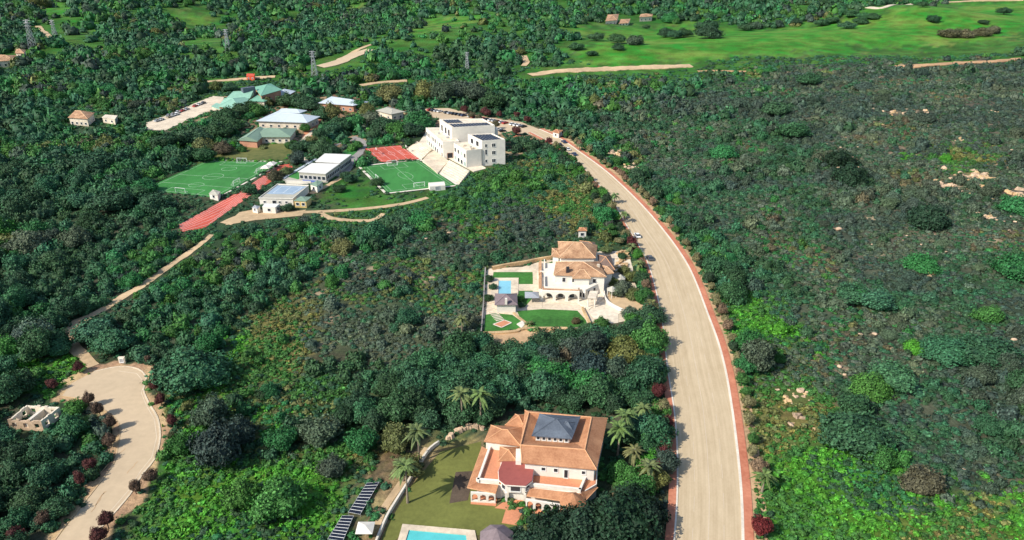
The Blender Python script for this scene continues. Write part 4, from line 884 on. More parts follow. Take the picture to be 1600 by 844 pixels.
# podium and ground floor with roof terraces
gf = [C3(35, 500, 3.6)[:2], C3(345, 510, 3.6)[:2], C3(420, 560, 3.6)[:2], C3(560, 450, 3.6)[:2], C3(600, 330, 3.6)[:2], C3(150, 270, 3.6)[:2], C3(15, 270, 3.6)[:2]]
gi = [gf[0], gf[1]]; d = n2(gf[0], gf[1]); back = (-d[1] * 2.6, d[0] * 2.6)
core = [(gf[0][0] + back[0], gf[0][1] + back[1]), (gf[1][0] + back[0], gf[1][1] + back[1]), C3(395, 490, 3.6)[:2], C3(540, 420, 3.6)[:2]] + gf[4:]
walls(V1, core, 3.6, -.3, 'white', 'lower_wall')
b = MB(); b.prism([gf[0], gf[1], core[1], core[0]], 3.62, 3.3); b.build('loggia_roof', M['white'], V1)
arcade(V1, gf[0], gf[1], .3, 3.3, 3, t=.5, m='white', pier=.24); arcade(V1, core[0], (gf[0][0] + d[0] * .01, gf[0][1]), .3, 3.3, 1, t=-.4, m='white', pier=.3)
MB().prism(offset(gf, .8), .28, -.4).build('podium', M['cream'], V1)
for a, c in ((C3(8, 480, 3.6), C3(8, 262, 3.6)), (C3(40, 490, 3.6), C3(345, 500, 3.6))):
    b = MB(); q = rect(a[:2], c[:2], .9 if a[0] < c[0] - 3 else -1.0); b.loft([(q[0][0], q[0][1], 3.62), (q[1][0], q[1][1], 3.62), (q[2][0], q[2][1], 3.62), (q[3][0], q[3][1], 3.62)], [(q[0][0], q[0][1], 3.75), (q[1][0], q[1][1], 3.75), (q[2][0], q[2][1], 4.35), (q[3][0], q[3][1], 4.35)]); b.build('coping_roof', M['tile2'], V1)
for pts in (((62, 470), (60, 370)), ((62, 470), (335, 480)), ((62, 300), (60, 240)), ((20, 340), (130, 345))):
    a, c = C3(*pts[0], 4.3), C3(*pts[1], 4.3); b = MB(); b.prism(rect(a[:2], c[:2], .35), 4.5, 3.6); b.build('parapet', M['white'], V1)
def roof1(px, z, h, m='tile2', inset=None, wm='white'):
    q = [C3(*p, z)[:2] for p in px]; wv = offset(q, -.55); walls(V1, wv, z, 0, wm, 'upper_wall'); hip(V1, q, z, h, m, 0, inset, 'roof'); return wv
w1 = roof1([(178, 232), (478, 232), (492, 128), (166, 96)], 6.9, 3.4, inset=5); w2 = roof1([(130, 372), (568, 388), (505, 262), (150, 262)], 6.3, 2.7, inset=7)
roof1([(285, 400), (440, 400), (436, 322), (300, 322)], 6.1, 1.7, inset=2.4); roof1([(505, 285), (636, 330), (602, 212), (492, 205)], 5.4, 1.8, 'tiledark'); roof1([(522, 372), (628, 358), (616, 300), (510, 292)], 5.0, 1.5); roof1([(400, 165), (498, 160), (470, 104), (345, 90)], 6.0, 1.6, 'tiledark')
roof1([(112, 215), (186, 228), (184, 150), (118, 150)], 5.0, .8, inset=1.5)
b = MB(); c = C3(248, 318, 8.2); b.box(c[:2], (1, 0), (1.0, .8), 6.5, 8.9); b.build('chimney', M['dark'], V1); b = MB(); c = C3(500, 292, 7.4); b.box(c[:2], (1, 0), (.9, .8), 5.5, 7.9); b.build('chimney', M['cream'], V1)
L_ = math.dist(w2[0], w2[1])
for s in (.18, .38, .62, .8): window(V1, w2[0], w2[1], L_ * s, 3.9, 1.0, 1.5, cen(w2), gm='dark')
for s in (.3, .7): window(V1, w1[3], w1[0], math.dist(w1[3], w1[0]) * s, 4.2, 1.0, 1.2, cen(w1))
for s in (.2, .5, .8): window(V1, core[2], core[3], math.dist(core[2], core[3]) * s, .6, 1.1, 2.2, cen(core), gm='dark', name='window')
for s in (.3, .7): window(V1, core[1], core[2], math.dist(core[1], core[2]) * s, .8, .9, 1.6, cen(core), gm='dark')
for s in (.2, .5, .8): window(V1, core[0], core[1], math.dist(core[0], core[1]) * s, .4, 1.6, 2.2, cen(core), gm='glass')
# porch
q = [C3(410, 560, 3.4)[:2], C3(480, 560, 3.4)[:2], C3(500, 500, 3.4)[:2], C3(430, 500, 3.4)[:2]]; MB().prism(q, 3.5, 3.1).build('porch_roof', M['cream'], V1); b = MB()
for p in offset(q, -.3): b.tube((*p, -.2), (*p, 3.1), .2, .2, 8)
b.build('porch_column', M['white'], V1)
def V1sheet(name, pts, dz, m, thick=.3): return struct(sheet(name, GP([bx_(*p) for p in pts]), dz, M[m], thick=thick))
for pts in (((158,366),(395,366),(393,440),(310,440),(308,402),(152,402)), ((310,478),(393,478),(393,520),(345,575),(300,560)), ((298,600),(450,588),(660,597),(712,655),(722,690),(600,702),(345,700)), ((108,622),(165,612),(270,622),(335,668),(335,700),(200,728),(98,728))): V1sheet('garden_lawn', pts, .07, 'lawn')
pool('swimming_pool', 'small pale blue swimming pool set in a cream deck beside the white villa', [bx_(*p) for p in ((132,556),(152,403),(308,403),(304,520))], [bx_(*p) for p in ((186,500),(188,418),(263,418),(262,500))], 'paving', 'water2')
V1sheet('garden_path', ((300,440),(395,440),(395,475),(300,475)), .16, 'paving'); V1sheet('garden_path', ((392,350),(440,340),(450,580),(398,575)), .12, 'paving')
q = P2([bx_(*p) for p in ((170,562),(296,562),(294,500),(172,500))], 2.9); t = thing('pool_house', (*cen(q), 0), 'small white pool house with hipped grey-mauve roof at the pale blue pool', 'pool house'); walls(t, offset(q, -.3), 2.9, -.3, 'white'); hip(t, q, 2.9, 1.9, 'mauve', .3); q2_ = offset(q, -.3)
MB().box(C3(0, 0, 0)[:2] if False else mid(q[0], q[1], .5), n2(q[0], q[1]), (.7, .7), 3.2, 5.2).build('chimney', M['white'], t)
window(t, q2_[1], q2_[2], 1.8, .2, 1.2, 2.0, cen(q), gm='dark', name='door')
gz = Z(*bx_(388, 540), 0)[:2]; t = thing('parasol', (*gz, 0), 'wide square grey parasol on the lawn between the pale blue pool and the arches', 'parasol'); b = MB(); b.tube((*gz, 0), (*gz, 2.9), .06, .06); b.build('pole', M['metal'], t); q = [(gz[0] + i * 2.3, gz[1] + j * 2.3) for i, j in ((-1, -1), (1, -1), (1, 1), (-1, 1))]; b = MB(); b.loft([(*p, 2.3) for p in q], [(*mid(p, gz, .97), 3.1) for p in q]); b.build('canopy', M['metal'], t)
q = [Z(*bx_(*p), .25)[:2] for p in ((155, 678), (222, 652), (266, 668), (206, 697))]; b = MB(); b.prism(q, .25, -.1); tag(b.build('diamond_deck', M['salmon']), 'diamond-shaped brown paved platform on the lower lawn of the white villa', 'platform'); b = MB()
for i in range(4): line_strip(b, q[i], q[(i + 1) % 4], .35, .27)
struct(b.build('platform_edging', M['kerb']))
b = MB()
for k in range(9):
    a = Z(*bx_(112 + 7 * k, 592 + 8.5 * k), 0); c = Z(*bx_(160 + 8 * k, 585 + 8 * k), 0); d = n2(a, c); b.box(mid(a, c)[:2], d, (2.6, .42), -.1, .22)
tag(b.build('garden_steps', M['cream']), 'flight of narrow cream steps curving from the pool house to the diamond platform', 'steps')
q = [Z(*bx_(*p), .2)[:2] for p in ((296, 676), (330, 655), (350, 672), (326, 700))]; tag(MB().prism(q, .2, -.1).build('stone_slab', M['kerb']), 'small tilted cream slab beside the spiky plant between the two lawns', 'platform')
o, _ = ribbon('stone_path', GP([bx_(*p) for p in ((278,610),(300,632),(330,655),(350,672),(352,700))]), .9, .2, M['stone'], rag=.3, step=1); struct(o)
def stonewall(pts, t, h, label, m='stone'):
    o, _ = ribbon('retaining_wall', GP(pts), t, h, M[m], rag=.25, step=1.0); tag(o, label, 'wall')
stonewall([bx_(*p) for p in ((95,735),(200,732),(300,722),(345,708),(600,708))], 1.2, .5, 'sandstone retaining wall along the near edge of the white villa lawns')
stonewall([bx_(*p) for p in ((150,352),(250,332),(340,318),(430,300),(510,286))], .7, 1.3, 'tan garden wall behind the pale blue pool')
stonewall([bx_(*p) for p in ((110,350),(104,430),(100,520),(92,640),(84,735))], .4, .9, 'thin dark-stained boundary wall at the left end of the pale blue pool', 'grey')
stonewall([bx_(*p) for p in ((690,585),(715,640),(745,690),(770,668))], .7, .8, 'sandstone wall between the large lawn and the forecourt')
struct(sheet('sandy_bank', GP([bx_(*p) for p in ((96,740),(340,712),(600,712),(598,750),(540,775),(350,790),(240,800),(120,820))]), .02, M['sand']))
b = MB(); b.prism([Z(*bx_(*p), .12)[:2] for p in ((705, 580), (800, 540), (830, 540), (930, 600), (905, 620), (905, 668), (860, 672), (780, 662))], .12, -.3); struct(b.build('forecourt', M['cream']))
stonewall([bx_(*p) for p in ((825,462),(822,520),(850,560),(905,592),(960,615))], .35, 1.1, 'curved white wall round the drive of the white villa', 'white')
struct(sheet('dry_bed', GP([bx_(*p) for p in ((830,470),(870,500),(1000,520),(1055,570),(1015,640),(940,600),(860,560))]), .05, M['dirt']))
struct(sheet('rockery', GP([bx_(*p) for p in ((880,240),(960,240),(990,330),(1000,400),(930,410),(890,320))]), .06, M['cream']))
rk = MB()
FOOT.append(GP([bx_(*p) for p in ((112,345),(330,335),(480,290),(560,300),(760,240),(900,240),(985,330),(1000,420),(1060,560),(1040,640),(880,672),(770,660),(710,690),(600,705),(345,700),(100,730),(95,560))]))
for k in range(40):
    p = bx_(890 + random.random() * 85, 245 + random.random() * 130); g = G(*p); s_ = random.uniform(.25, .8); rk.box(g[:2], n2((0, 0), (random.random() + .05, random.random())), (s_ * 2, s_ * 1.5), -.1, s_ * 1.1)
tag(rk.build('rockery_stones', M['stone']), 'tan rockery stones at the road side of the white villa', 'stones', kind='stuff')
q = [C3(655, 300, 0)[:2], C3(705, 300, 0)[:2]]; 
for pts, lb in (((868, 470), 'small grey octagonal shelter roof at the entrance of the white villa'), ((918, 400), 'pointed olive-grey garden shelter between the rockery and the white villa')):
    gazebo(Z(*bx_(*pts), 2.4)[:2], 1.9, 2.4, 1.3, lb, 'greyroof', 6)
simple('pump_house', 'tiny white hut with a red tiled roof in the scrub behind the white villa', [(904,361),(916,361),(916,357),(906,357)], 3.0, 'white', 'tile', 'hip', h=.9, over=.3, wins=(1, 0), cat='hut')
# ------------------------------------------------------------------ cars
def car_parts():
    L, Wd = 4.3, 1.78; b = bpy.data.meshes.new('body'); m = MB()
    prof = [(-2.15, .35), (-2.12, .72), (-1.9, .9), (-1.2, .98), (1.0, .95), (1.85, .82), (2.12, .62), (2.15, .35)]
    for y_, w_ in ((-Wd / 2, 0), (Wd / 2, 0)): m.v += [(x_, y_, z_) for x_, z_ in prof]
    n = len(prof); m.f = [tuple(range(n - 1, -1, -1)), tuple(range(n, 2 * n))] + [(i, (i + 1) % n, n + (i + 1) % n, n + i) for i in range(n)]
    k = len(m.v); m.v += [(-1.75, -.68, .95), (.75, -.68, .95), (.75, .68, .95), (-1.75, .68, .95), (-1.3, -.6, 1.46), (.1, -.6, 1.46), (.1, .6, 1.46), (-1.3, .6, 1.46)]; m.f += [(k + 4, k + 5, k + 6, k + 7)]
    g = MB(); g.v = [(-1.8, -.72, .93), (.85, -.72, .93), (.85, .72, .93), (-1.8, .72, .93), (-1.3, -.6, 1.44), (.12, -.6, 1.44), (.12, .6, 1.44), (-1.3, .6, 1.44)]; g.f = [(3, 2, 1, 0), (0, 1, 5, 4), (1, 2, 6, 5), (2, 3, 7, 6), (3, 0, 4, 7), (4, 5, 6, 7)]
    wb = MB(); wb.tube((0, -.1, 0), (0, .1, 0), .33, .33, 12)
    def mk(nm, q, mt): me = bpy.data.meshes.new(nm); me.from_pydata(q.v, [], q.f); me.materials.append(mt); return me
    return mk('body', m, M['paint']), mk('glasshouse', g, M['glass']), mk('wheel', wb, M['rubber'])
CB, CG, CWh = car_parts()
CC = dict(white=(.75, .75, .73), silver=(.42, .44, .46), black=(.02, .02, .025), darkgrey=(.08, .085, .09), red=(.4, .02, .02), blue=(.03, .05, .12), beige=(.4, .34, .25))
def car(x_, y_, ang, colname, label, group=None, z=None, s=1.0):
    z = (float(H(x_, y_)) + .06) if z is None else z; t = thing('parked_car', (x_, y_, z), label, 'car', group); t.rotation_euler = (0, 0, ang); t.scale = (s, s, s)
    for nm, me in (('body', CB), ('glasshouse', CG)): o = bpy.data.objects.new(nm, me); COL.objects.link(o); o.parent = t; o.color = (*CC[colname], 1)
    for a_, b_ in ((-1.3, -.82), (-1.3, .82), (1.35, -.82), (1.35, .82)): o = bpy.data.objects.new('wheel', CWh); COL.objects.link(o); o.parent = t; o.location = (a_, b_, .33)
ORD = ['first', 'second', 'third', 'fourth', 'fifth', 'sixth', 'seventh', 'eighth', 'ninth', 'tenth', 'eleventh', 'twelfth', 'thirteenth', 'fourteenth', 'fifteenth', 'sixteenth', 'seventeenth', 'eighteenth', 'nineteenth', 'twentieth', 'twenty-first', 'twenty-second', 'twenty-third', 'twenty-fourth', 'twenty-fifth', 'twenty-sixth', 'twenty-seventh', 'twenty-eighth']
CC['dark grey'] = CC.pop('darkgrey')
def carrow(p0, p1, n, where, group, turn, skip=()):
    a, c = G(*p0)[:2], G(*p1)[:2]; d = n2(a, c); an = math.atan2(d[1], d[0]) + turn
    for k in range(n):
        if k in skip: continue
        p = mid(a, c, k / (n - 1)); col = random.choice(['white', 'white', 'silver', 'black', 'dark grey', 'silver', 'black', 'white', 'dark grey', 'red', 'blue', 'beige'])
        car(p[0], p[1], an + random.uniform(-.05, .05), col, f'{col} car, {ORD[k]} from the left {where}', group, .12)
carrow((672, 173), (752, 186), 16, 'in the upper row above the school', 'cars parked above the school', 1.35, (4, 11))
carrow((756, 187), (818, 199), 12, 'where the main road begins', 'cars parked at the start of the main road', 1.4, (7,))
carrow((742, 192), (785, 206), 8, 'in the lower parking row behind the school', 'cars parked behind the school', 1.3, (3,))
carrow((246, 190), (276, 180), 6, 'on the lower side of the campus road', 'cars parked on the campus road', .1, (2,))
carrow((264, 182), (318, 162), 9, 'on the upper side of the campus road', 'cars parked along the campus road', .1, (5,))
def pt_on(A, i, off): S_ = side(A, off); d = S_[min(i + 1, len(S_) - 1)] - S_[max(i - 1, 0)]; return S_[i], math.atan2(d[1], d[0])
for i, off, col, lb in ((71, 1.2, 'white', 'white car parked on the left edge of the main road beside the white villa'), (62, 1.1, 'dark grey', 'dark grey car parked in the shade left of the main road below the white villa'), (80, 1.2, 'dark grey', 'dark car at the left kerb of the main road above the white car'), (118, 1.4, 'blue', 'blue car at the left kerb where the main road curves by the school'), (122, 1.4, 'white', 'white car at the left kerb on the upper curve of the main road'), (126, 1.4, 'black', 'black car at the left kerb near the top of the main road')):
    p, an = pt_on(LA, i, off); car(p[0], p[1], an, col, lb, None, .09)
p, an = pt_on(RA, 126, -1.3); car(p[0], p[1], an, 'blue', 'dark blue car beside the tiny gatehouse on the right of the main road', None, .09)
# ------------------------------------------------------------------ pylons
def pylon(px, py, h, label):
    g = G(px, py); t = thing('electricity_pylon', g, label, 'pylon'); b = MB(); w0, w1 = h * .11, h * .025; x0, y0, z0 = g
    def cr_(i, f): w_ = w0 * (1 - f) + w1 * f; sx_, sy_ = ((-1, -1), (1, -1), (1, 1), (-1, 1))[i]; return (x0 + sx_ * w_, y0 + sy_ * w_, z0 + h * f)
    for i in range(4): b.tube(cr_(i, 0), cr_(i, 1), .16, .12, 4)
    n = 7
    for k in range(n):
        for i in range(4): b.tube(cr_(i, k / n), cr_((i + 1) % 4, (k + 1) / n), .09, .09, 3); b.tube(cr_((i + 1) % 4, k / n), cr_(i, (k + 1) / n), .09, .09, 3)
    b.build('lattice_tower', M['metal'], t)
    for f in (.78, .88, .97): b = MB(); q = h * .13; b.tube((x0 - q, y0, z0 + h * f), (x0 + q, y0, z0 + h * f), .13, .13, 4); b.tube((x0 - q, y0, z0 + h * f), (x0, y0, z0 + h * (f + .04)), .07, .07, 3); b.tube((x0 + q, y0, z0 + h * f), (x0, y0, z0 + h * (f + .04)), .07, .07, 3); b.build('crossarm', M['metal'], t)
pylon(492, 120, 19, 'grey lattice pylon beside the far road behind the campus'); pylon(52, 76, 24, 'left lattice pylon in the wood at the upper left'); pylon(88, 64, 18, 'smaller lattice pylon right of the tall one at the upper left'); pylon(357, 80, 18, 'faint lattice pylon in the distant wood above the campus'); pylon(730, 108, 13, 'short lattice pylon in the wood behind the school')
# ------------------------------------------------------------------ bare scars and outcrops on the right slope
def outcrop(px, py, n, spread, label):
    g0 = G(px, py); EXTRA.append((g0[0], g0[1], spread * 1.3 + 1.0)); t = thing('rock_outcrop', g0, label, 'rock outcrop'); n = int(n * 1.6) if px > 1300 and n > 5 else n
    for k in range(n):
        c = (g0[0] + random.gauss(0, spread), g0[1] + random.gauss(0, spread * 1.2)); s_ = random.uniform(.4, 1.7) * (1.3 if spread > 3 else 1); z = float(H(*c)); m_ = random.randint(5, 8); an = random.random() * 6; b = MB()
        q = [(c[0] + s_ * random.uniform(.6, 1.3) * math.cos(an + 6.283 * i / m_), c[1] + s_ * random.uniform(.5, 1.1) * math.sin(an + 6.283 * i / m_), z - .4) for i in range(m_)]
        b.loft(q, [(*mid(p[:2], c, random.uniform(.1, .6)), z + s_ * random.uniform(.1, .6)) for p in q]); b.build('rock', M['rock' if random.random() < .6 else 'stone'], t)
for px, py, n, s_, lb in ((1525,275,26,4,'large pale rock outcrop at the middle of the right edge'),(1590,305,20,5,'reddish tan outcrop at the right edge beside the dark round tree'),(1480,290,14,3.5,'line of pale rocks left of the large outcrop'),(1320,217,5,1.2,'single pale rock above the two dark round trees'),(1405,307,4,.9,'lone pale boulder above the big dark tree on the right slope'),(1245,190,5,1.4,'small pale rock left of the dark round trees'),(1395,178,10,4,'thin row of pale stones in the upper right scrub'),(1440,175,8,3,'reddish stones in the upper right scrub'),(1375,195,3,.8,'white boulder below the thin row of stones'),(1495,218,6,1.6,'pale stones above the large outcrop'),(1500,302,6,1.6,'flat pale rocks below the large outcrop'),(1335,100,3,1,'pale stone at the top of the right slope'),(1555,175,5,1.5,'pale rocks near the olive patch at the upper right'),(1545,340,8,1.8,'tan rocks right of the big dark tree'),(1245,620,14,2.4,'speckled tan stones on the bare patch right of the main road'),(1240,655,8,2,'stones below the bare patch right of the main road'),(1450,430,5,1.4,'tan stones in the middle of the right scrub'),(960,240,18,3.2,'tan rocky cutting on the right of the main road bend'),(985,262,10,2.6,'lower tan rocks beside the main road bend'),(1345,262,4,1,'small pale stone right of the dark round trees')): outcrop(px, py, n, s_, lb)
#--PART5--
# ------------------------------------------------------------------ vegetation
def ico(sub):
    t = (1 + 5 ** .5) / 2
    v = [(-1,t,0),(1,t,0),(-1,-t,0),(1,-t,0),(0,-1,t),(0,1,t),(0,-1,-t),(0,1,-t),(t,0,-1),(t,0,1),(-t,0,-1),(-t,0,1)]
    f = [(0,11,5),(0,5,1),(0,1,7),(0,7,10),(0,10,11),(1,5,9),(5,11,4),(11,10,2),(10,7,6),(7,1,8),(3,9,4),(3,4,2),(3,2,6),(3,6,8),(3,8,9),(4,9,5),(2,4,11),(6,2,10),(8,6,7),(9,8,1)]
    v = [np.array(p) / np.linalg.norm(p) for p in v]
    for _ in range(sub):
        c = {}; nf = []
        def m_(a, b):
            k = (min(a, b), max(a, b))
            if k not in c: p = v[a] + v[b]; v.append(p / np.linalg.norm(p)); c[k] = len(v) - 1
            return c[k]
        for a, b_, d in f:
            x, y, z = m_(a, b_), m_(b_, d), m_(d, a); nf += [(a, x, z), (b_, y, x), (d, z, y), (x, y, z)]
        f = nf
    return np.array(v), np.array(f)
ICO = {k: ico(k) for k in (1, 2, 3)}
def crown(sub, nfl, fs, lobes=9, low=.25, amp=.34, seed=0, core=.86):
    """leafy crown of unit radius sitting on z=0: lobed body plus nfl leaf clumps standing off it. returns co, tris, tint"""
    r = np.random.default_rng(seed); V, F = ICO[sub]
    ld = r.normal(size=(lobes, 3)); ld[:, 2] = np.abs(ld[:, 2]) * .8; ld /= np.linalg.norm(ld, axis=1)[:, None]; la = r.uniform(.5, 1, lobes)
    def rad(D):
        q = (D @ ld.T); return .80 - amp * .45 + amp * np.max(np.exp(-(1 - q) * 9) * la, axis=1) * 1.15
    def place(D, k):
        P = D * (rad(D) * k)[:, None]; P[:, 2] = np.where(P[:, 2] < 0, P[:, 2] * low, P[:, 2]); P[:, 2] += low * .8; return P
    P = place(V, np.full(len(V), core) * (1 + r.normal(size=len(V)) * .045)); tn = .62 + .35 * r.random(len(V))
    D = r.normal(size=(nfl, 3)); D[:, 2] = D[:, 2] * .8 + .25; D /= np.linalg.norm(D, axis=1)[:, None]
    C = place(D, r.uniform(core - .02, 1.14, nfl)); N_ = D + r.normal(size=(nfl, 3)) * .55; N_ /= np.linalg.norm(N_, axis=1)[:, None]
    U = np.cross(N_, r.normal(size=(nfl, 3))); U /= np.linalg.norm(U, axis=1)[:, None]; W = np.cross(N_, U)
    s = fs * r.uniform(.6, 1.5, nfl)[:, None]
    q = np.stack([C - U * s, C + W * s * .62 + N_ * s * .25, C + U * s, C - W * s * .62 + N_ * s * .1], 1).reshape(-1, 3)
    b = len(P) + np.arange(nfl) * 4; T = np.concatenate([np.stack([b, b + 1, b + 2], 1), np.stack([b, b + 2, b + 3], 1)])
    ft = np.repeat(r.uniform(.6, 1.45, nfl), 4)
    co = np.concatenate([P, q]); tr = np.concatenate([F, T]); t = np.concatenate([tn, ft])
    return co, tr, t
T_HI = [crown(3, 3000, .058, seed=s, lobes=16, amp=.5) for s in range(5)]
T_MD = [crown(2, 260, .115, seed=20 + s, amp=.42) for s in range(6)]
T_LO = [crown(1, 40, .22, seed=40 + s, amp=.35, lobes=6) for s in range(6)]
T_SB = [crown(1, 64, .18, seed=60 + s, amp=.5, lobes=7, low=.15) for s in range(6)]
def trunk(h, r, n=6):
    b = MB(); b.tube((0, 0, -.3), (0, 0, h * .6), r, r * .75, n); b.tube((0, 0, h * .55), (r * 2.5, r, h * 1.25), r * .6, r * .3, n); b.tube((0, 0, h * .5), (-r * 2.5, r, h * 1.2), r * .6, r * .3, n)
    f = []
    for q in b.f:
        for k in range(1, len(q) - 1): f.append((q[0], q[k], q[k + 1]))
    return np.array(b.v), np.array(f)
# palette: base colours of the kinds seen
PAL = dict(dark=(.034,.086,.036), teal=(.036,.112,.050), emerald=(.032,.145,.042), green=(.050,.150,.030), olive=(.12,.14,.045), grey=(.078,.110,.066), slate=(.050,.080,.054), brown=(.105,.095,.052),
           bright=(.070,.245,.024), yellow=(.17,.165,.045), blue=(.028,.050,.040), deep=(.016,.042,.020))
PA = {k: np.array(v) for k, v in PAL.items()}
MIX = {0: [('dark', .30), ('teal', .27), ('emerald', .13), ('green', .12), ('slate', .08), ('olive', .06), ('blue', .03), ('brown', .01)],
       1: [('slate', .40), ('dark', .09), ('grey', .28), ('teal', .06), ('brown', .10), ('olive', .04), ('emerald', .03)], 7: [('slate', .32), ('teal', .16), ('dark', .16), ('grey', .20), ('emerald', .08), ('green', .04), ('brown', .04)],
       8: [('teal', .24), ('green', .26), ('dark', .18), ('olive', .12), ('emerald', .1), ('bright', .06), ('slate', .04)], 2: [('grey', .28), ('teal', .16), ('olive', .12), ('green', .12), ('slate', .24), ('dark', .05), ('brown', .03)],
       3: [('dark', .7), ('teal', .3)], 9: [('green', .6), ('dark', .4)], 4: [('green', .30), ('bright', .32), ('dark', .15), ('emerald', .13), ('teal', .1)], 5: [('olive', .24), ('yellow', .05), ('green', .38), ('grey', .17), ('dark', .16)],
       6: [('olive', .4), ('brown', .2), ('green', .4)]}
def kinds(z, x, y):
    n = np.clip((fbm(x, y, 26, 91, 2) - .5) * 2.1 + .5, 0, .999) * .70 + rng.random(len(x)) * .30
    out = np.empty(len(x), object)
    for k, mx in MIX.items():
        m = z == k; names = [a for a, _ in mx]; c = np.cumsum([b for _, b in mx]); out[m] = np.array(names, object)[np.clip(np.searchsorted(c / c[-1], n[m]), 0, len(names) - 1)]
    return out
def jgrid(cell, y0, y1, grow=0.0):
    P = []; y = y0
    while y < y1:
        c = cell * (1 + grow * max(0, (y - 250) / 250)); hw = .70 * (y * cp + CAMH * sp) + 48
        xs = np.arange(-hw, hw, c); P.append(np.stack([xs + rng.uniform(-.48, .48, len(xs)) * c, y + rng.uniform(-.48, .48, len(xs)) * c, np.full(len(xs), c)], 1)); y += c
    P = np.concatenate(P); return P[:, 0], P[:, 1], P[:, 2]
def behind(x, y, zt):
    t = CAMH / (CAMH - zt); return x * t, y * t
def allowed(x, y, r, h, hard=True):
    gz = H(x, y); ok = np.ones(x.shape, bool)
    polys = OPENW + (CLEARW if hard else [])
    for (a, b) in ((0, 0), (1, 0), (-1, 0), (0, -1), (0, 1)): ok &= ~inany(x + a * r * .8, y + b * r * .8, polys)
    for k in (.5, .85):
        bx, by = behind(x, y, gz + h * k)
        ok &= ~inany(bx, by, polys); ok &= ~inany(bx + r * .6, by, OPENW); ok &= ~inany(bx - r * .6, by, OPENW)
    ok &= ~nearline(x, y + 0 * h, [(a, b, d + .0) for a, b, d in EXTRA])
    bx, by = behind(x, y, gz + h * .4); ok &= ~nearline(bx, by, [(a, b, d * .9) for a, b, d in EXTRA])
    bx, by = behind(x, y, gz + h * .7); ok &= ~nearline(bx, by, [(a, b, d * .8) for a, b, d in EXTRA])
    sf = np.zeros(x.shape, bool)
    for k in (0, .5, .85): bx, by = behind(x, y, gz + h * k); sf |= inany(bx, by, SOFTW)
    ok &= ~(sf & (rng.random(len(x)) < .88))
    return ok
# --- trees and tall bushes
x, y, c = jgrid(4.3, 45, 1500, .33)
z = zone(x + rng.normal(size=len(x)) * 3, y + rng.normal(size=len(x)) * 4); dist = np.hypot(x, y)
dens = {0: .97, 1: .42, 2: .6, 3: .012, 4: .11, 5: .20, 9: .01, 6: .05, 7: .62, 8: .42}
cl = fbm(x, y, 30, 61, 2)
p = np.array([dens[k] for k in z]) * np.where((z == 0) & (y > 560), .80, 1) * np.where(z == 0, 1, np.clip((cl - .35) * 5, 0.1, 2.2))
keep = rng.random(len(x)) < p; keep &= ~((z == 0) & (fbm(x, y, 55, 71, 2) > .66) & (rng.random(len(x)) < .5))
x, y, c, z = x[keep], y[keep], c[keep], z[keep]
rad = c * (.44 + .42 * rng.random(len(x)) ** 1.6) * np.where(z == 0, 1 + .45 * (fbm(x, y, 45, 14, 2) > .52), np.where(fbm(x, y, 24, 19, 2) > .55, 1.05, .66)); hh = rad * rng.uniform(1.05, 1.75, len(x))
ok = allowed(x, y, rad, hh); x, y, z, rad, hh = x[ok], y[ok], z[ok], rad[ok], hh[ok]
kd = kinds(z, x, y)
VEG = [list(x), list(y), list(rad), list(hh), list(kd)]
def addveg(px, py, r, h, k):
    g = G(px, py); VEG[0].append(g[0]); VEG[1].append(g[1]); VEG[2].append(r); VEG[3].append(h); VEG[4].append(k)
x, y, rad, hh, kd = [np.array(v, dtype=object if i == 4 else float) for i, v in enumerate(VEG)]
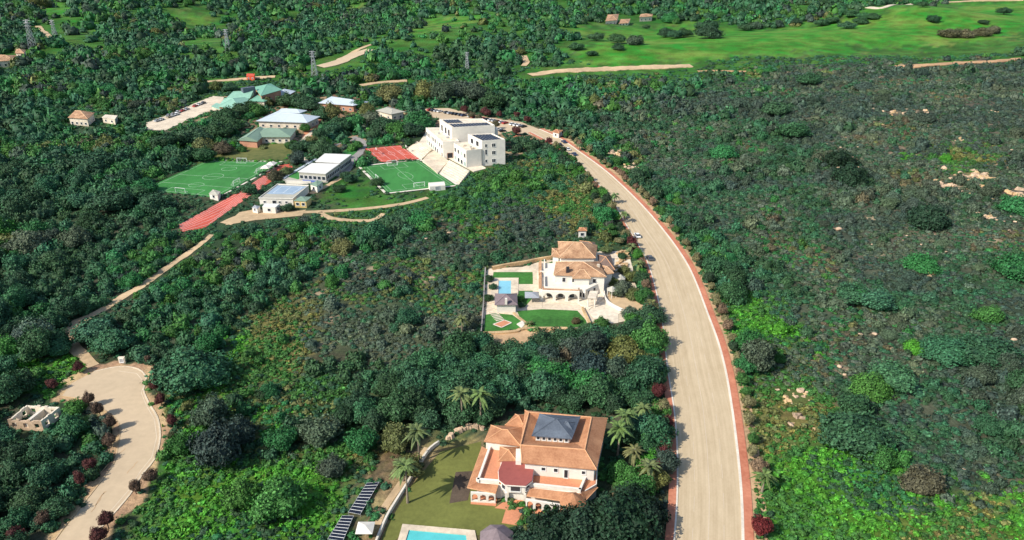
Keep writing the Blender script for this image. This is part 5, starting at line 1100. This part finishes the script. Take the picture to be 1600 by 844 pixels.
# drop trees swallowed by the surveyed ones below
HERO = [(1240,215,9,8,'teal'),(1210,180,9,8,'dark'),(1150,170,8,7,'slate'),(1262,132,9,8,'dark'),(1350,140,6,5,'slate'),(1445,190,6,5,'slate'),
 (305,600,8.5,9,'teal'),(298,592,6,8,'dark'),(345,720,6.5,9.5,'blue'),(375,690,4.5,6,'slate'),(335,665,4,7.5,'slate'),(565,705,4.2,5.5,'emerald'),(500,690,5,6,'grey'),(435,800,6,7,'green'),(520,742,3.2,4.5,'grey'),(440,700,3.8,5,'emerald'),
 (380,785,4,5,'green'),(862,848,6.5,6.5,'deep'),(965,838,7,8.5,'deep'),(915,846,6,7,'deep'),(1010,826,5,6.5,'deep'),(985,800,4.5,5.5,'deep'),(828,860,4,4.5,'deep'),(975,457,3.2,4,'grey'),(985,440,2.6,3.6,'olive'),(962,462,2.4,3.2,'grey'),(950,428,2.0,3,'dark'),(975,428,2.2,3,'olive'),(860,418,1.5,2,'green'),(478,236,4.5,6,'dark'),(488,228,4,5,'olive'),(455,232,3.5,4,'green'),(500,222,5,7,'dark'),(478,206,3.5,4.5,'green'),(395,224,3,3,'green'),(370,226,3.5,4,'dark'),(392,172,5,6,'dark'),(418,166,5,6,'olive'),(366,204,6,7,'dark'),(350,240,5,6,'brown'),(320,240,7,7,'olive'),(560,232,3,4,'green'),(585,218,4.5,6,'dark'),(640,228,3,4,'dark'),(530,300,3,3,'dark'),(450,330,3,3,'dark'),(958,447,2.2,3,'olive'),(1002,442,3,4,'dark'),(1004,474,3.2,4,'green'),(893,527,2.6,2.6,'dark'),(922,520,3,3,'dark'),(940,508,2.4,2.6,'green'),(765,440,1.6,2.4,'dark'),(764,470,1.6,2.2,'dark'),(812,470,1.6,2,'green'),(815,480,1.2,1.6,'dark'),(900,505,1.6,1.8,'brown'),(948,395,2.2,2.6,'olive'),(972,405,2.0,2.4,'dark'),(1447,352,8.5,8.5,'deep'),(1330,285,8,8,'deep'),(1312,258,7.5,7,'deep'),
 (215,315,6,6,'dark'),(432,280,4.2,4.5,'brown'),(446,274,3.6,4,'olive'),(391,303,4,4.5,'dark'),(466,256,4.5,6,'slate'),(466,238,5,6,'dark'),(505,245,6.5,9,'dark'),(520,250,5,8,'dark'),
 (340,215,10,9,'dark'),(300,225,10,9,'dark'),(260,232,10,8,'dark'),(380,182,8,8,'dark'),(355,190,8,8,'dark'),(400,180,7,7,'green'),(470,168,8,8,'dark'),(450,166,7,8,'dark'),(485,172,7,8,'dark'),(520,188,6,10,'olive'),(505,190,5,9,'dark'),
 (535,205,8,8,'dark'),(555,202,7,8,'emerald'),(520,212,6,7,'dark'),(580,195,6,8,'grey'),(600,205,7,8,'dark'),(620,212,7,8,'green'),(655,200,9,9,'emerald'),(640,212,7,7,'dark'),(560,172,5,7,'emerald'),(575,180,5,7,'olive'),(610,160,9,11,'olive'),(690,160,9,13,'grey'),(720,155,9,13,'grey'),(665,158,8,12,'olive'),(745,158,8,12,'slate'),(770,170,8,11,'dark'),
 (340,140,6,6,'olive'),(360,142,6,5,'dark'),(590,290,3.2,3.5,'dark'),(548,285,3.5,4,'dark'),(540,281,3,4,'dark'),(320,252,6,7,'dark'),(225,300,6,6,'emerald'),(150,270,12,10,'dark'),(180,330,9,9,'dark'),
 (1105,50,14,12,'dark'),(1108,60,13,11,'dark'),(1040,58,9,8,'dark'),(1055,60,9,8,'dark'),(1068,58,8,8,'dark'),(965,68,9,8,'dark'),(992,70,9,8,'slate'),(966,78,6,5,'dark'),(932,64,8,7,'dark'),(900,78,7,6,'teal'),(925,87,5,4,'dark'),(955,48,0.1,.1,'dark'),
 (1215,42,8,7,'slate'),(1180,45,9,8,'slate'),(1165,48,8,7,'dark'),(1243,38,7,6,'dark'),(1285,32,8,7,'dark'),(1300,37,8,7,'dark'),(1322,45,9,7,'dark'),(1345,38,8,7,'dark'),(1330,22,9,8,'dark'),(1350,26,8,7,'teal'),(1365,28,7,6,'dark'),
 (1438,27,6,6,'dark'),(1460,23,8,7,'dark'),(1568,23,8,8,'dark'),(1536,38,6,4,'dark'),(1010,45,5,4,'dark'),(1485,58,12,7,'brown'),(1505,58,10,7,'brown'),(1530,56,10,7,'brown'),(1550,52,9,6,'brown'),
 (120,385,6,7,'grey'),(50,395,7,8,'grey'),(75,385,7,6,'slate'),(60,530,6,6,'grey'),(35,540,6,5,'slate'),(150,530,7,6,'teal'),(178,545,6,6,'teal'),(1365,480,6,5,'teal'),(1330,470,6,5,'teal'),(1545,500,4.5,4,'green'),(1395,600,6,5,'teal'),(1360,615,5,5,'green'),
 (1330,690,8,6,'teal'),(1540,560,8,6,'teal'),(1480,560,7,5,'teal'),(1430,550,3.5,3,'bright'),(1590,330,7,6,'emerald'),(1590,430,8,8,'emerald'),(1335,470,5,4,'emerald'),(1440,420,6,5,'emerald'),(1130,245,7,6,'emerald'),(1440,760,5,3.5,'brown'),
 (970,745,3,3.5,'green'),(700,770,.1,.1,'dark'),(620,700,4,6,'olive'),(640,740,3.4,4.5,'olive'),(985,760,3.4,4,'green'),(1010,700,3.2,4,'green'),(1015,730,3,4,'bright'),(1020,760,3,4,'olive'),(985,690,3.5,5,'dark'),(1000,640,4,5,'dark'),(1030,650,3,4,'green'),(1020,610,3,4,'dark'),
 (1025,540,3,4,'dark'),(1018,560,3,4,'emerald'),(1005,520,3.4,4.5,'dark'),(1000,580,4,5,'teal'),(985,495,3.2,3.5,'grey'),(990,465,3,3.2,'olive'),(880,540,5,5,'dark'),(850,545,5,5,'dark'),(910,545,5,5,'dark'),(940,540,5,5,'teal'),(965,535,4,5,'dark'),(800,560,5,5,'dark'),(770,565,5,5,'dark'),(830,560,4.5,5,'teal'),
 (990,510,3,4,'green'),(770,452,1.5,2,'dark')]
hx, hy, hr, hz, hk = [], [], [], [], []
for (px, py, r_, h_, k_) in HERO:
    if r_ < 1: continue
    g = G(px, py); hx.append(g[0]); hy.append(g[1]); hr.append(r_); hz.append(h_); hk.append(k_)
hx, hy, hr, hz = map(np.array, (hx, hy, hr, hz)); hk = np.array(hk, object)
cut = np.zeros(len(x), bool)
for a, b, r_ in zip(hx, hy, hr): cut |= (x - a) ** 2 + (y - b) ** 2 < (r_ * .9) ** 2
x, y, rad, hh, kd = x[~cut], y[~cut], rad[~cut], hh[~cut], kd[~cut]
x = np.r_[hx, x]; y = np.r_[hy, y]; rad = np.r_[hr, rad]; hh = np.r_[hz, hh]; kd = np.r_[hk, kd]; hero = np.arange(len(x)) < len(hx)
dep = y * cp + CAMH * sp - H(x, y) * sp
u = x / dep * FPX + 800; v = 422 - ((H(x, y) - CAMH) * cp + y * sp) / dep * FPX
inview = (u > -15) & (u < 1615) & (v > 5) & (v < 865)
size = np.where(inview, rad / dep, 0); size[hero & inview] += 1
tall = (hh > rad * 1.15) | (kd == 'dark') | (kd == 'teal') | (kd == 'blue')
order_t = np.argsort(-np.where(tall, size, 0))[:300]; order_s = np.argsort(-np.where(~tall, size, 0))[:300]
CW = dict(dark='dark green', teal='blue-green', emerald='emerald green', green='mid green', olive='olive green', grey='grey-green', slate='slate-green', brown='brownish', bright='bright green', yellow='yellowish', blue='blackish green', deep='very dark green')
REG = [('the right-hand scrub slope', lambda u, v: u > 1180 and v < 430), ('the lower right scrub', lambda u, v: u >= 1165), ("the main road's right verge", lambda u, v: u > 1060),
       ("the main road's left edge", lambda u, v: u > 960 and v > 400), ('the wood between both villas', lambda u, v: u > 740 and 520 < v < 680), ("the orange-roofed villa's front", lambda u, v: u > 760 and v > 740),
       ("the orange-roofed villa's sides", lambda u, v: u > 640 and v > 640), ("the orange villa's left thicket", lambda u, v: u > 380 and v > 600), ('the slope right of the cul-de-sac', lambda u, v: u > 240 and v > 560),
       ('the cul-de-sac thicket', lambda u, v: v > 560), ('the vacant plot', lambda u, v: u > 470 and v > 400), ('the wood right of the path', lambda u, v: u > 150 and v > 380),
       ('the wood left of the path', lambda u, v: v > 380), ('the slope below the school', lambda u, v: u > 660 and v > 240), ('the belt below the sports ground', lambda u, v: v > 330), ('the campus', lambda u, v: 320 < u < 800 and v > 130),
       ('the wood beside the pitch', lambda u, v: v > 200), ('the far meadow', lambda u, v: u > 860 and v < 110), ('the distant woodland', lambda u, v: True)]
def region(u, v): return next(n for n, f in REG if f(u, v))
tmpl = {}
def crown_mesh(name, k, flat=0):
    key = (name, k)
    if key not in tmpl:
        co, tr, t = T_HI[k]; sm_ = np.zeros(len(tr), bool); sm_[:len(ICO[3][1])] = True
        tmpl[key] = npmesh(name, co, tr, np.repeat(t[:, None], 3, 1), M['leaf'], sm_)
    return tmpl[key]
tb = MB(); v0, f0 = trunk(1, .09); tb.v = [tuple(p) for p in v0]; tb.f = [tuple(map(int, q)) for q in f0]
trunk_o = None
def put_tree(px, py, r_, h_, k_, col, label, group):
    global trunk_o
    g0 = float(H(px, py)); t = thing('tree', (px, py, g0), label, 'tree', group)
    cm = bpy.data.objects.new('crown', crown_mesh('crown', random.randrange(5))); COL.objects.link(cm); cm.parent = t
    cm.location = (0, 0, h_ * .16); cm.scale = (r_, r_ * random.uniform(.85, 1.15), h_ * .84 / 1.12); cm.rotation_euler = (0, 0, random.uniform(0, 6.28)); cm.color = (*col, 1)
    if trunk_o is None: trunk_o = bpy.data.meshes.new('trunk'); trunk_o.from_pydata(tb.v, [], tb.f); trunk_o.materials.append(M['bark'])
    tk = bpy.data.objects.new('trunk', trunk_o); COL.objects.link(tk); tk.parent = t; tk.scale = (h_ * .7, h_ * .7, h_ * .42)
def put_shrub(px, py, r_, h_, k_, col, label, group):
    o = bpy.data.objects.new('shrub', crown_mesh('shrub', random.randrange(5))); COL.objects.link(o); o.location = (px, py, float(H(px, py)) - .1)
    o.scale = (r_, r_ * random.uniform(.85, 1.15), h_ / 1.12); o.rotation_euler = (0, 0, random.uniform(0, 6.28)); o.color = (*col, 1); tag(o, label, 'shrub', group)
ind = np.zeros(len(x), bool)
def jit(k): 
    c_ = PA[k] * random.uniform(.78, 1.3); return tuple(c_ * np.array([random.uniform(.85, 1.15), 1, random.uniform(.85, 1.15)]))
NAMES = {}
def veglabel(noun, k, r_, h_, u_, v_, big):
    return f"{big}{CW[k]} {noun} {region(u_, v_)}"
ORDN = lambda n: ORD[n] if n < len(ORD) else f'{n + 1}th'
picks = [(i, 'tree') for i in order_t if size[i] > 0] ; seen = {i for i, _ in picks}; picks += [(i, 'shrub') for i in order_s if size[i] > 0 and i not in seen]
keys = {}
for i, noun in picks:
    lim = (6, 4, 2.9) if noun == 'tree' else (4, 2.9, 2.2)
    big = 'broad' if rad[i] > lim[0] else 'large' if rad[i] > lim[1] else 'medium' if rad[i] > lim[2] else 'small'
    keys.setdefault((noun, big, CW[kd[i]], region(u[i], v[i])), []).append(i)
for (noun, big, cw, rg_), L in keys.items():
    vs = np.array([v[i] for i in L]); bands = [(None, L)]
    if len(L) > 5: t1, t2 = np.quantile(vs, [1 / 3, 2 / 3]); bands = [('upper', [i for i in L if v[i] <= t1]), ('middle', [i for i in L if t1 < v[i] <= t2]), ('lower', [i for i in L if v[i] > t2])]
    for bn, Q in bands:
        Q = sorted(Q, key=lambda i: u[i])
        for n, i in enumerate(Q):
            where = f'{bn} part of {rg_}' if bn else rg_
            lb = f'{big} {cw} {noun} in {"the " if bn else ""}{where}' if len(Q) == 1 else f'{ORDN(n)} {big} {cw} {noun} from left, {where}'
            ind[i] = True; (put_tree if noun == 'tree' else put_shrub)(x[i], y[i], rad[i], hh[i], kd[i], jit(kd[i]), lb, f'{noun}s of {rg_}')
def merge(name, xs, ys, rs, hs, ks, tmps, label, cat, m=None):
    CO, TR, TI, SM = [], [], [], []; base = 0
    gz = H(xs, ys); which = rng.integers(0, 1 << 20, len(xs))
    ncore = {id(t): None for t in tmps}
    for i in range(len(xs)):
        T = tmps[which[i] % len(tmps)]; co, tr, t = T
        a = rng.random() * 6.28; ca, sa = math.cos(a), math.sin(a); r_ = rs[i]
        q = np.empty_like(co); q[:, 0] = (co[:, 0] * ca - co[:, 1] * sa) * r_ + xs[i]; q[:, 1] = (co[:, 0] * sa + co[:, 1] * ca) * r_ + ys[i]; q[:, 2] = co[:, 2] * hs[i] / 1.1 + gz[i] - .12 * hs[i]
        c_ = PA[ks[i]] * (.72 + .6 * rng.random()) * np.array([.85 + .3 * rng.random(), 1, .85 + .3 * rng.random()])
        CO.append(q); TR.append(tr + base); TI.append(t[:, None] * c_[None, :]); base += len(co)
    me = npmesh(name, np.concatenate(CO), np.concatenate(TR), np.concatenate(TI), m or M['leaf'])
    o = bpy.data.objects.new(name, me); COL.objects.link(o); tag(o, label, cat, kind='stuff'); return o
rest = ~ind; near = rest & (dep < 420); farm = rest & ~near
merge('woodland', x[near], y[near], rad[near], hh[near], kd[near], T_MD, 'dense mixed green woodland and thicket covering the slopes around the villas and the campus', 'woodland')
merge('far_woodland', x[farm], y[farm], rad[farm], hh[farm], kd[farm], T_LO, 'distant dark green woodland covering the hills behind the campus up to the top of the view', 'woodland')
print('veg', len(x), near.sum(), farm.sum())
# --- low scrub
def lowok(x, y):
    ok = ~nearline(x, y, [(a, b, d - .7) for a, b, d in EXTRA])
    for p in FOOT: ok &= ~pip(x, y, p)
    return ok & ~(inany(x, y, SANDW) & (rng.random(len(x)) < .8))
x, y, c = jgrid(1.55, 65, 640, .6)
z = zone(x + rng.normal(size=len(x)) * 3, y + rng.normal(size=len(x)) * 4); dens = {0: .5, 1: 1, 2: 1, 3: 0, 4: .5, 5: .55, 9: .06, 6: .12, 7: .95, 8: .75}
k_ = rng.random(len(x)) < np.array([dens[k] for k in z]) * np.clip((fbm(x, y, 7, 23, 2) - .1) * 3.2, .3, 1.3); x, y, c, z = x[k_], y[k_], c[k_], z[k_]
rad = c * rng.uniform(.45, 1.0, len(x)) * np.where((np.isin(z, (1, 7))) & (rng.random(len(x)) < .25), 1.5, 1); hh = rad * rng.uniform(.45, 1.0, len(x)); ok = lowok(x, y)
x, y, z, rad, hh = x[ok], y[ok], z[ok], rad[ok], hh[ok]; kd = kinds(z, x, y)
merge('scrub', x, y, rad, hh, kd, T_SB, 'low grey-green and brownish scrub covering the stony slope right of the road and the vacant plot', 'scrub')
print('scrub', len(x))
# --- grass and weeds on the bright slopes
x, y, c = jgrid(1.0, 90, 430, .8)
z = zone(x, y); k_ = np.isin(z, (4, 5, 8)) & (rng.random(len(x)) < .8) ; x, y, z, c = x[k_], y[k_], z[k_], c[k_]
ok = lowok(x, y); x, y, z, c = x[ok], y[ok], z[ok], c[ok]
kd = kinds(z, x, y); TG = [crown(1, 22, .42, seed=80 + s, amp=.6, lobes=6, low=.1, core=.5) for s in range(4)]
merge('grass', x, y, c * rng.uniform(.35, 1.15, len(x)), rng.uniform(.2, .95, len(x)), kd, TG, 'bright green rough grass and weeds on the open slopes', 'grass')
# --- meadow tufts / stones
x, y, c = jgrid(4.5, 90, 430, .3); z = zone(x, y); k_ = (z == 1) & (rng.random(len(x)) < .22 * np.clip((fbm(x, y, 40, 53, 3) - .48) * 7, 0.01, 1)); x, y = x[k_], y[k_]
ok = lowok(x, y); x, y = x[ok], y[ok]
sv, sf = ICO[1]; CO, TR, TI, base = [], [], [], 0
for i in range(len(x)):
    s_ = rng.uniform(.25, 1.1) * (1.6 if rng.random() < .12 else 1); q = sv * (1 + rng.normal(size=(len(sv), 1)) * .13) * np.array([s_, s_ * rng.uniform(.5, 1), s_ * .45]) + np.array([x[i], y[i], float(H(x[i], y[i])) + .1 + .35 * s_])
    CO.append(q); TR.append(sf + base); TI.append(np.ones((len(sv), 3))); base += len(sv)
me = npmesh('loose_stones', np.concatenate(CO), np.concatenate(TR), np.concatenate(TI), M['rock']); o = bpy.data.objects.new('loose_stones', me); COL.objects.link(o)
tag(o, 'pale tan stones scattered through the scrub right of the road', 'stones', kind='stuff'); print('stones', len(x))
# ------------------------------------------------------------------ verge trees and palms
def verge_tree(x_, y_, r_, h_, col, label, group, lean=0):
    g0 = float(H(x_, y_)); t = thing('verge_tree', (x_, y_, g0), label, 'tree', group)
    cm = bpy.data.objects.new('crown', crown_mesh('crown', random.randrange(5))); COL.objects.link(cm); cm.parent = t; cm.location = (0, 0, h_ * .34); cm.scale = (r_, r_ * random.uniform(.85, 1.1), h_ * .66 / 1.1); cm.rotation_euler = (random.uniform(-.2, .2), random.uniform(-.2, .2), random.uniform(0, 6.28)); cm.color = (*col, 1)
    tk = bpy.data.objects.new('trunk', trunk_o); COL.objects.link(tk); tk.parent = t; tk.scale = (h_ * .35, h_ * .35, h_ * .5)
RED = (.098, .034, .030); RBR = (.12, .078, .052)
cdl = [(125,583,1.7,4,1),(84,610,1.6,4,1),(140,636,1.5,4.2,0),(157,650,1.7,4.2,0),(175,673,1.8,4,0),(175,697,1.8,4.2,0),(142,737,1.9,4,1),(127,762,1.7,4,1),(71,822,1.7,4,0),(28,848,2.2,4,1)]
cdr = [(170,826,1.6,4,1),(159,850,1.8,4,1),(213,772,1.7,3.6,0),(236,756,1.7,4,0),(271,692,1.4,3.2,2),(272,667,1.6,4,1),(253,634,1.5,3.6,1),(244,612,1.5,3.6,1),(246,588,1.5,3.8,1),(232,568,1.2,3,0)]
for L_, sd_, nm in ((cdl, 'left', 'from the top'), (cdr, 'right', 'from the bottom')):
    for k, (px, py, r_, h_, c_) in enumerate(L_):
        g = G(px, py); col = (RBR, RED, (.09, .10, .045))[c_]; cname = ('brownish red', 'dark red', 'olive')[c_]
        r_ *= random.uniform(.75, 1.0); verge_tree(g[0], g[1], r_, h_ * random.uniform(.8, 1.05), tuple(np.array(col) * random.uniform(.85, 1.2)), f'small {cname} tree, {ORD[k]} {nm} on the {sd_} verge of the cul-de-sac', 'trees round the cul-de-sac')
VC = dict(olive=(.19, .18, .085), brown=(.21, .145, .09), red=(.11, .03, .03), green=(.045, .13, .03), bright=(.06, .20, .03), dark=(.03, .06, .03))
def road_row(A, offs, step, i0, i1, wts, sd_, group, s):
    S_ = side(A, offs); k = 0; i = i0
    while i < i1:
        p = S_[i]; nm = random.choices(list(wts), list(wts.values()))[0]; r_ = random.uniform(1.2, 1.9) * s; h_ = r_ * random.uniform(1.9, 2.5)
        verge_tree(p[0] + random.uniform(-.4, .4), p[1] + random.uniform(-.6, .6), r_, h_, tuple(np.array(VC[nm]) * random.uniform(.85, 1.15)), f'small {dict(red="dark red", bright="bright green", dark="dark green").get(nm, nm)} tree, {ORDN(k)} from the bottom along the {sd_} of the main road', group); k += 1; i += step + random.choice((0, 1))
road_row(RA, 3.9, 2, 13, 138, dict(olive=.46, brown=.26, red=.07, dark=.1, green=.11), 'right kerb', 'trees along the right kerb of the main road', 1.0)
road_row(LA, -3.6, 2, 12, 128, dict(green=.26, bright=.14, dark=.22, olive=.16, brown=.12, red=.10), 'left kerb', 'trees along the left kerb of the main road', 1.15)
S_ = side(LA, -7.5)
for k, i in enumerate(range(44, 116, 3)):
    p = S_[i]
    if any(pip(np.array([p[0]]), np.array([p[1]]), q)[0] for q in FOOT): continue
    nm = random.choice(['green', 'dark', 'olive', 'dark', 'bright']); r_ = random.uniform(1.7, 2.6)
    verge_tree(p[0] + random.uniform(-1, 1), p[1], r_, r_ * 1.5, tuple(np.array(VC[nm]) * random.uniform(.85, 1.15)), f'bushy {dict(bright="bright green", dark="dark green").get(nm, nm)} tree, {ORDN(k)} from the bottom in the inner left roadside belt', 'inner belt of trees left of the main road')
g = G(1187, 836); verge_tree(g[0], g[1], 2.3, 4.2, (.13, .02, .02), 'bright dark red tree at the bottom right of the main road', None)
for px, py, r_, lb in ((665,212,0,''),(806,212,2.6,'purple-leaved tree on the red paved island at the top of the main road'),(725,178,2.6,'dark red tree, left one above the school parking'),(757,182,2.8,'dark red tree, middle one above the school parking'),(762,184,2.4,'dark red tree beside the middle one above the school parking'),(808,186,2.2,'dark red tree behind the first parked cars of the main road'),(824,193,2.2,'dark red tree at the top of the main road'),(780,184,2,'small dark red tree between the parked cars'),(738,186,2.2,'olive brown tree among the parked cars behind the school'),(748,190,2.2,'second olive brown tree among the cars behind the school'),(775,202,2.4,'olive tree at the back corner of the white school block')):
    if r_:
        g = G(px, py); verge_tree(g[0], g[1], r_, r_ * 2, (RED if 'red' in lb or 'purple' in lb else (.12, .11, .06)), lb, None)
struct(sheet('island', GP([(797,212),(812,217),(818,212),(808,207)]), .2, M['redwalk']))
def palm_mesh(seed, n=26, fr=1.0):
    r = np.random.default_rng(seed); V_, T_, C_ = [], [], []
    for k in range(n):
        a = 2 * math.pi * (k * .618 % 1) ; el = r.uniform(-.35, 1.15); L = r.uniform(.85, 1.1); pts = []
        for s in range(6):
            t = s / 5; rr = L * (math.cos(el) * t + .10 * t); zz = L * (math.sin(el) * t - .62 * t * t); pts.append((rr, zz, .13 * math.sin(math.pi * (.12 + .85 * t))))
        c, s_ = math.cos(a), math.sin(a); b0 = len(V_); tn = r.uniform(.7, 1.4)
        for (rr, zz, w_) in pts:
            for q in (-1, 0, 1): V_.append((rr * c - q * w_ * s_, rr * s_ + q * w_ * c, zz - abs(q) * w_ * .55)); C_.append(tn * (1.0 if q == 0 else .85))
        for s in range(5):
            for q in (0, 1): i = b0 + s * 3 + q; T_ += [(i, i + 1, i + 4), (i, i + 4, i + 3)]
    return npmesh('fronds', np.array(V_), np.array(T_), np.repeat(np.array(C_)[:, None], 3, 1), M['leaf'])
PM = [palm_mesh(s) for s in (1, 2, 3)]
pt = MB(); pt.tube((0, 0, -.03), (.02, 0, .5), .075, .045, 8); pt.tube((.02, 0, .5), (.0, .01, 1), .045, .05, 8); ptm = bpy.data.meshes.new('trunk'); ptm.from_pydata(pt.v, [], pt.f); ptm.materials.append(M['palebark'])
def palm(px, py, h, r_, label, col=(.11, .15, .05), w=None):
    g = w or G(px, py); t = thing('palm_tree', g, label, 'palm tree'); o = bpy.data.objects.new('trunk', ptm); COL.objects.link(o); o.parent = t; o.scale = (4.2, 4.2, h)
    o = bpy.data.objects.new('fronds', PM[random.randrange(3)]); COL.objects.link(o); o.parent = t; o.location = (0, .04, h - .1); o.scale = (r_, r_, r_); o.rotation_euler = (0, 0, random.random() * 6); o.color = (*[v * random.uniform(.85, 1.2) for v in col], 1)
for px, py, h, r_, lb in ((637,786,10,3.2,'tall palm at the left edge of the olive lawn casting its shadow across the grass'),(655,722,9,3.4,'broad olive palm above the top end of the diagonal garden wall'),(722,664,9.5,3.2,'left of the two tall palms behind the orange-roofed villa'),(751,664,9.5,3.4,'right of the two tall palms behind the orange-roofed villa'),(630,752,5,2.8,'stubby palm at the top of the dirt path by the diagonal wall'),(965,712,8,3.4,'palm right behind the corner of the orange-roofed villa'),(975,690,8,3.2,'second palm between the orange-roofed villa and the main road'),(1012,760,6,3,'palm at the left kerb beside the orange-roofed villa'),(990,730,5,2.8,'short palm between the villa corner and the left kerb'),(1003,668,6,2.8,'palm among bright green trees at the left kerb above the orange-roofed villa'),
    (986,398,3.5,2.8,'palm at the left kerb beside the rockery'),(998,424,3.5,2.8,'palm at the left kerb above the parked white car'),(1012,545,4,2.6,'palm in the row at the left kerb below the white villa'),(722,520,5,2.6,'palm beside the left wall of the white villa garden'),(1017,490,4,2.6,'palm at the left kerb level with the forecourt of the white villa'),(828,508,1.0,1.7,'spiky low palm between the two lawns of the white villa'),(838,517,1.0,1.5,'second spiky low palm at the edge of the large lawn'),(960,318,4,2.6,'palm at the left kerb on the bend above the white villa'),(975,348,4,2.6,'palm at the left kerb just above the white villa'),(905,236,3.5,2.4,'small palm at the left kerb by the school bend'),(1190,770,5,2.8,'palm on the right verge near the bottom of the picture'),(895,215,4,2.4,'palm right of the gatehouse'),(910,222,4,2.4,'second palm right of the gatehouse')):
    palm(px, py, h, r_, lb)
